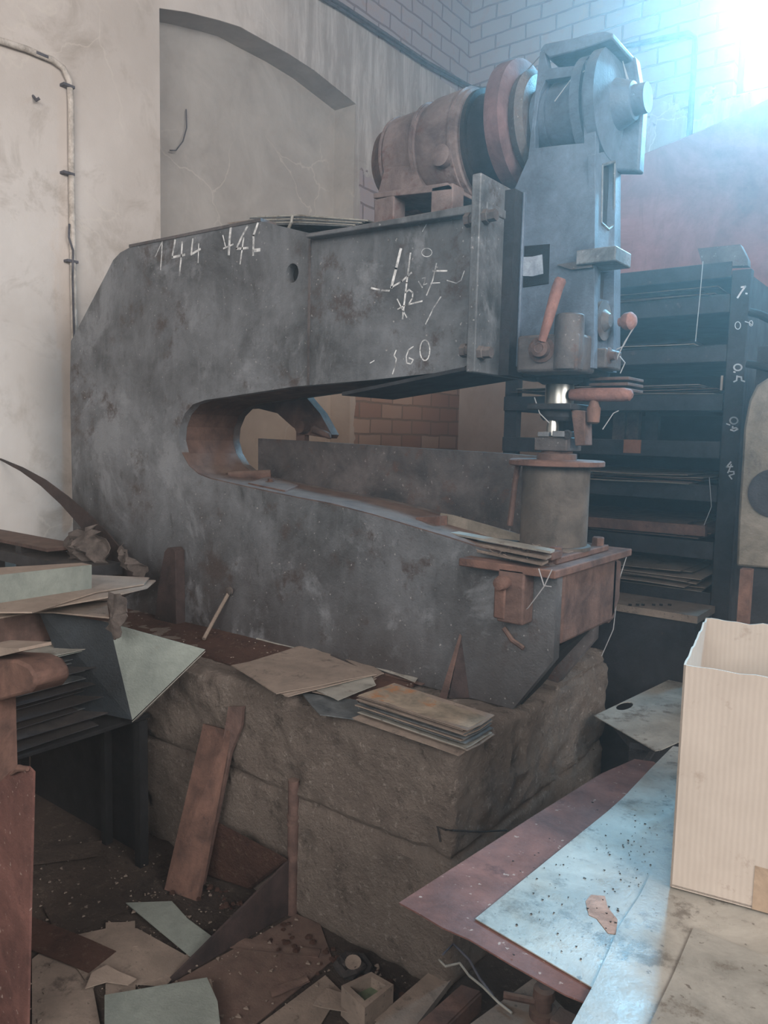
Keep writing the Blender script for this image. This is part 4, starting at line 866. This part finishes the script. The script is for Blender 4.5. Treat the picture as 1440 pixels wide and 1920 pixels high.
# ------------------------------------------------------------------ right: bench with sheets and carton
ZB = .70
rb = thing('work_bench', 'dark bench buried under the grey and red sheets', 'bench', (.1, 1.0, 0))
MB().box((-.42, .62, ZB-.05), (1.3, 1.85, ZB-.012)).build('bench_top', 'dark', rb)
for (x, y) in ((-.40, .66), (-.40, 1.75), (1.2, .66), (1.2, 1.75)): MB().box((x, y, 0), (x+.06, y+.06, ZB-.05)).build('leg', 'dark', rb)
sh = [(748, 1695), (1000, 1532), (1128, 1452), (1190, 1425), (1226, 1430), (1270, 1470), (1500, 1500), (1300, 2100), (1095, 1882), (1060, 1868), (960, 1812), (880, 1764), (830, 1742), (790, 1718)]
tag(MB().prism([P(a, b, z=ZB-.010) for a, b in sh], (0, 0, .003)).build('oxide_sheet', 'rust_red'), 'red oxide sheet lowest on the right bench', 'sheet')
def bsheet(pts, z, mat, lab, lw_=.002): return tag(MB().prism([P(a, b, z=z) for a, b in pts], (0, 0, lw_)).build('metal_sheet', mat), lab, 'sheet')
bsheet([(891, 1724), (1140, 1522), (1170, 1495), (1222, 1440), (1262, 1400), (1400, 1420), (1600, 1500), (1500, 2100), (1240, 1940), (1110, 1853)], ZB-.005, 'galv2', 'grey sheet with brown stains on top of the red oxide sheet')
bsheet([(1062, 1940), (1110, 1853), (1135, 1800), (1160, 1740), (1200, 1680), (1238, 1600), (1268, 1500), (1500, 1500), (1600, 2100), (1030, 2100)], ZB-.001, 'galv2', 'blueish sheet overlapping the stained grey sheet')
bsheet([(1210, 1940), (1262, 1830), (1300, 1740), (1600, 1860), (1600, 2200), (1200, 2100)], ZB+.003, 'galv', 'beige grey sheet in front of the carton on the bench')
st = fsheet([(1098, 1690), (1108, 1678), (1134, 1680), (1140, 1702), (1158, 1725), (1155, 1752), (1140, 1750), (1118, 1722), (1104, 1716)], ZB-.0025, 'flake', 'flat pinkish rust flake on the stained grey sheet', name='rust_flake', t=.0006, cat='flake')
chips('bench_dirt', 170, lambda r: P(r.uniform(960, 1250), r.uniform(1560, 1800), z=ZB-.002) if r.random() < .5 else P(r.gauss(1190, 50), r.gauss(1600, 60), z=ZB-.002), 'rag', 'dark crumbs scattered over the grey bench sheets', 12, .0006, .003)
# carton
cz0, cz1 = ZB+.006, 1.165
c00 = P(1256, 1662, z=cz0); c10 = P(1440, 1712, z=cz0); dr = (c10-c00).normalized(); wl_ = .34
dep = P(1350, 1127, z=cz1); dn = V((-dr.y, dr.x, 0))
tl = V((c00.x, c00.y, cz1)); dd = .46
back = tl + dn*dd
ct = thing('carton', 'open beige cardboard carton with torn top on the bench', 'carton', c00+dr*wl_/2+dn*dd/2)
b0, b1, b2, b3 = c00, c00+dr*wl_, c00+dr*wl_+dn*dd, c00+dn*dd
H_ = V((0, 0, cz1-cz0)); th = .004
def torn(p, q, name, off, amp=.006, zoff=(0, 0), n=24, seed=0):
    bot = [p, q]; top = []
    for i in range(n+1):
        u = 1-i/n; x = p.lerp(q, u)+H_; x.z += noise.noise(V((u*9, seed, 1)))*amp+zoff[0]*(1-u)+zoff[1]*u; top.append(x)
    return MB().prism(bot+top, off).build(name, 'card', ct)
torn(b0, b1, 'front_panel', dn*th, .004, (0.0, -.004), seed=1)
torn(b1, b2, 'right_panel', -dr*th, .004, seed=2)
torn(b2, b3, 'back_panel', -dn*th, .010, seed=3)
torn(b3+dn*0, b0, 'left_panel', dr*th, .008, seed=4)
MB().prism([b0+V((0, 0, .002)), b1+V((0, 0, .002)), b2+V((0, 0, .002)), b3+V((0, 0, .002))], (0, 0, .004)).build('bottom_panel', 'card', ct)
tp = [P(a, b, x=None, y=None, z=1) for a, b in ((0, 0),)]
q0 = b0+dr*.150-dn*.0006; MB().prism([q0+V((0, 0, .0)), q0+dr*.08, q0+dr*.08+V((0, 0, .085)), q0+V((0, 0, .088))], -dn*.0006).build('packing_tape', 'tape', ct, label='strip of brown tape at the carton base')
# sheet with the oval hole on a tray behind the carton
zo = .60
cr_ = thing('steel_crate', 'dark crate behind the carton carrying a sheet', 'crate', (-.75, 3.0, 0))
MB().box((-.93, 2.72, 0), (-.45, 2.93, zo-.03)).build('crate_body', 'dark', cr_)
ctr = P(1171, 1325, z=zo); e1 = (P(1187, 1322, z=zo)-ctr); e2 = (P(1171, 1318, z=zo)-ctr)
hl = [ctr+e1*math.cos(a)+e2*math.sin(a) for a in [k*math.pi/8 for k in range(16)]]
o = MB().prism([P(a, b, z=zo) for a, b in ((1114, 1343), (1262, 1272), (1420, 1200), (1500, 1290), (1240, 1407), (1228, 1409))], (0, 0, .003), holes=[hl]).build('perforated_sheet', 'galv')
tag(o, 'grey sheet with an oval hole jutting out behind the carton', 'sheet')
fsheet([(1150, 1366), (1176, 1356), (1240, 1400), (1236, 1412), (1180, 1402)], zo-.04, 'dark', 'dark tray edge under the sheet with the oval hole', name='steel_tray', t=.02, cat='tray')
fsheet([(1195, 1424), (1235, 1400), (1262, 1392), (1262, 1420), (1225, 1436)], zo-.16, 'galv', 'small pale scrap sheet below the oval hole sheet', t=.003)
fsheet([(1205, 1432), (1228, 1400), (1234, 1404), (1212, 1436)], zo-.10, 'dark', 'short dark bar under the oval hole sheet', name='steel_bar', t=.012, cat='bar')

# ------------------------------------------------------------------ rack at the right
RY = 3.55
rk = thing('storage_rack', 'dark steel storage rack full of sheets behind the press', 'rack', (-1.3, 3.9, 0))
def rp_(a, b): return P(a, b, y=RY)
pL, pR = rp_(1372, 520).x, rp_(1408, 520).x
MB().box((pL, RY, 0), (pR, RY+.05, rp_(1390, 505).z)).build('post', 'rack', rk, bevel=.003)
for (x, y) in ((-1.95, RY), (-1.95, RY+.75), (pL, RY+.75)): MB().box((x, y, 0), (x+.07, y+.05, 2.33)).build('post', 'rack', rk)
shelves = [(1250, 504, 532, 'rack'), (1250, 562, 594, 'rack'), (1250, 652, 682, 'rack'), (1250, 740, 770, 'rack'), (1250, 826, 856, 'rack'), (1250, 905, 935, 'rack'), (1250, 1008, 1040, 'rack'), (1250, 1100, 1125, 'dark')]
for (a, b0_, b1_, mt) in shelves:
    z1_, z0_ = rp_(a, b0_).z, rp_(a, b1_).z
    MB().box((-1.95, RY-.012, z0_), (pL+.0, RY+.0, z1_)).build('shelf_beam', mt, rk, bevel=.002)
    MB().box((-1.95, RY+.001, z0_), (pL, RY+.78, z0_+.012)).build('shelf', 'black', rk)
MB().box((-2.0, RY+.82, 0), (pR, RY+.84, 2.3)).build('back_sheet', 'black', rk)  # black shelves and back carry the shade of the rack interior
MB().box((pR-.01, RY+.05, 0), (pR, RY+.8, 2.3)).build('side_sheet', 'dark', rk)
a, b = rp_(1172, 824), rp_(1203, 850)
MB().box((a.x, RY-.016, b.z), (b.x, RY-.012, a.z)).build('sticker', 'orange', rk, label='orange sticker')
def rs(pts, w=.007): MB().strip([rp_(a, b) for a, b in pts], w, (0, -.002, 0)).build('chalk_stroke', 'chalk2', rk)
def h(*q): return [(1294+a/4.267, 488+b/4.267) for a, b in q]
rs(h((410, 216), (442, 210), (412, 250), (380, 300)), .007); rs(h((446, 265), (456, 268)), .006)
rs(h(*oval(382, 857, 31, 25)), .006); rs(h((350, 893), (360, 896)), .006); rs(h((376, 925), (372, 962), (350, 972)), .006); rs(h((378, 930), (410, 934), (412, 962), (436, 970)), .006)
rs(h(*oval(350, 1283, 31, 27)), .006); rs(h((292, 1308), (318, 1318)), .005); rs(h((342, 1330), (338, 1346), (368, 1340), (380, 1352), (352, 1366), (324, 1356)), .006)
rs(h((326, 1614), (292, 1654), (340, 1650)), .006); rs(h((330, 1632), (312, 1680), (302, 1700)), .005); rs(h((318, 1690), (350, 1690), (352, 1710), (312, 1722), (334, 1750)), .005)
rs(h(*oval(382, 522, 22, 30)), .003); rs(h((440, 490), (470, 500), (500, 520)), .003); rs(h(*oval(488, 505, 14, 22)), .003)
# sheets on shelves
r_ = random.Random(9)
for (by, n_, mats, lab) in ((562, 5, ['rust_dark', 'rust', 'dusty', 'rack'], 'sheet on the uppermost shelf of the dark rack'), (652, 3, ['galv', 'rack', 'dusty'], 'sheet on the second highest shelf of the dark rack'), (740, 5, ['rust_dark', 'rust', 'dusty'], 'sheet on the rack shelf level with the punch handle'),
                            (905, 5, ['dusty', 'rust_dark', 'rust'], 'sheet on the rack shelf beside the die column'), (1008, 6, ['dusty', 'rust_dark', 'rust'], 'sheet on the rack shelf with the rusty angle'), (1100, 8, ['dusty', 'beige', 'dusty'], 'sheet in the slumped pile on the lowest rack shelf')):
    z_ = rp_(1250, by).z+.003
    for i in range(n_):
        x1 = pL-.02-r_.uniform(0, .12); y0_ = RY-.03+r_.uniform(-.02, .05)
        k = r_.uniform(-.03, .03)
        o = warped([V((-1.8+r_.uniform(-.1, .1), y0_, z_)), V((x1, y0_+k, z_)), V((x1-.02, RY+.7, z_)), V((-1.8, RY+.7, z_))], .003, 14, 4, .006 if by < 1000 else .012, seed=i*3+by).build('metal_sheet', r_.choice(mats))
        tag(o, (ORD[n_-1-i] if n_-1-i else 'topmost')+' of the sheets '+lab[5:] if n_-1-i == 0 else ORD[n_-1-i]+' '+lab.replace('sheet', 'sheet from the top', 1), 'sheet', lab.replace('sheet', 'sheets', 1)); z_ += .009 if by < 1000 else .012
pr_ = P(1095, 968, y=RY-.05); p2 = P(1322, 990, y=RY-.05)
o = MB().prism([P(1060, 966, y=RY-.05), P(1322, 986, y=RY-.05), P(1322, 1006, y=RY-.05), P(1060, 984, y=RY-.05)], (0, .03, 0))
tag(o.build('rusty_angle', 'rust'), 'rusty red angle along the rack shelf behind the die column', 'angle')
for i, (u0_, u1_) in enumerate(((1150, 1170), (1176, 1196), (1210, 1232))):
    a, b = P(u0_, 775, y=RY+.2), P(u1_, 822, y=RY+.2)
    tag(MB().box((a.x, RY+.2, rp_(1250, 826).z-.01), (b.x, RY+.24, rp_(1250, 770).z)).build('steel_offcut', ['rust_dark', 'rust_dark', 'rack'][i]), ['left upright rusty offcut on the middle rack shelf', 'central upright rusty offcut on the middle rack shelf', 'right upright grey offcut on the middle rack shelf'][i], 'offcut')
tag(MB().prism([P(1308, 466, y=RY), P(1388, 458, y=RY), P(1402, 486, y=RY), P(1402, 498, y=RY), P(1318, 500, y=RY)], (0, .05, 0)).build('tilted_plate', 'steel_low'), 'dark plate propped on top of the rack', 'plate')
tg = MB().box((P(1352, 700, y=RY-.02).x, RY-.02, P(1352, 732, y=RY-.02).z), (P(1356, 700, y=RY-.02).x, RY-.014, P(1352, 704, y=RY-.02).z))
tag(tg.build('paper_tag', 'beige'), 'small pale tag hanging on the rack post', 'tag')
# tool chest below the rack
a, b = P(1148, 1130, y=3.25), P(1296, 1300, y=3.25)
dc = thing('steel_locker', 'dark grey box with a pale top lip below the rack', 'box', ((a.x+b.x)/2, 3.35, 0))
MB().box((a.x-.1, 3.25, 0), (b.x, 3.5, a.z-.03)).build('box_body', 'rack', dc, bevel=.004)
lp_ = MB().box((a.x-.1, 3.235, a.z-.03), (b.x+.01, 3.5, a.z)).build('top_lip', 'dusty', dc)
sc_ = MB()
for u in (1182, 1196, 1206, 1226, 1240, 1256): q = P(u, 1134, y=3.234); sc_.box((q.x-.008, 3.232, q.z-.004), (q.x+.006, 3.2352, q.z+.004))
sc_.build('lip_notches', 'black', dc)
# machine at the right edge
ry = 2.95
gm = thing('guillotine_machine', 'green grey machine side with rounded top at the right edge', 'machine', (P(1420, 900, y=ry).x, ry, 0))
q = P(1382, 1062, y=ry); zb = q.z
pts = [(1380, 1062), (1384, 960), (1390, 870), (1394, 800), (1404, 750), (1418, 722), (1440, 708), (1470, 702), (1560, 700), (1560, 1075)]
MB().prism([P(a, b, y=ry) for a, b in pts], (0, .12, 0)).build('side_frame', 'greenmach', gm, bevel=.01)
MB().lathe(P(1452, 925, y=ry), (0, -1, 0), [(-.02, .085), (.004, .085), (.006, .07), (.003, .06)], 40).build('wheel', 'rack', gm)
MB().box((P(1412, 1000, y=ry).x, ry+.02, 0), (P(1560, 1000, y=ry).x, ry+.35, zb)).build('pedestal', 'dark', gm)
MB().box((P(1422, 640, y=ry+.14).x, ry+.14, zb), (P(1540, 640, y=ry+.3).x, ry+.6, 1.95)).build('rear_casting', 'dark', gm)
for pts, lab in (([(1405, 585), (1425, 590), (1450, 602), (1500, 640)], 'upper dark cable curving off the right edge'), ([(1400, 682), (1425, 686), (1450, 694), (1500, 720)], 'lower dark cable curving off the right edge')):
    tag(MB().tube([P(a, b, y=3.05) for a, b in pts], .014, 10).build('cable', 'black'), lab, 'cable')
po = P(1398, 1068, y=2.75)
tag(MB().box((po.x-.017, 2.75, 0), (po.x+.017, 2.79, po.z)).build('steel_post', 'rust'), 'short rust coloured post behind the carton', 'post')
# hopper behind everything
hpn = [P(a, b, y=4.95) for a, b in ((1060, 350), (1165, 305), (1310, 245), (1440, 185), (1700, 60), (1700, 560), (1060, 560))]
hpth = MB().prism(hpn, (0, .8, 0))
lo_ = hpn[-1]
hpo = thing('hopper', 'large red brown sheet metal hopper behind the rack', 'hopper', (hpn[2].x, 5.3, 0))
hpth.build('hopper_wall', 'redpanel', hpo, bevel=.01)
hm = MB().box((hpn[0].x, 5.0, 0), (hpn[4].x, 5.7, hpn[-1].z)); hm.build('hopper_base', 'dark', hpo)

# ------------------------------------------------------------------ added haze standing in for lens flare round the far window
def haze():
    t = NT('flare_haze'); t.n.remove(t.b); t.n.remove(t.tc); t.n.remove(t.geo)
    outn = t.n['Material Output']; vol = t.n.new('ShaderNodeVolumeScatter'); vol.inputs['Anisotropy'].default_value = .8
    vol.inputs['Color'].default_value = (1, .97, .94, 1); vol.inputs['Density'].default_value = .020
    t.L(vol.outputs[0], outn.inputs['Volume']); return t.m
hz = MB().box((XW+.01, -.5, .01), (2.6, YB-.02, ZC-.02)).build('flare_haze', haze())
tag(hz, 'added haze imitating lens flare round the bright window', 'haze', kind='stuff')
for o in bpy.data.objects:
    if '_o' in o: del o['_o']
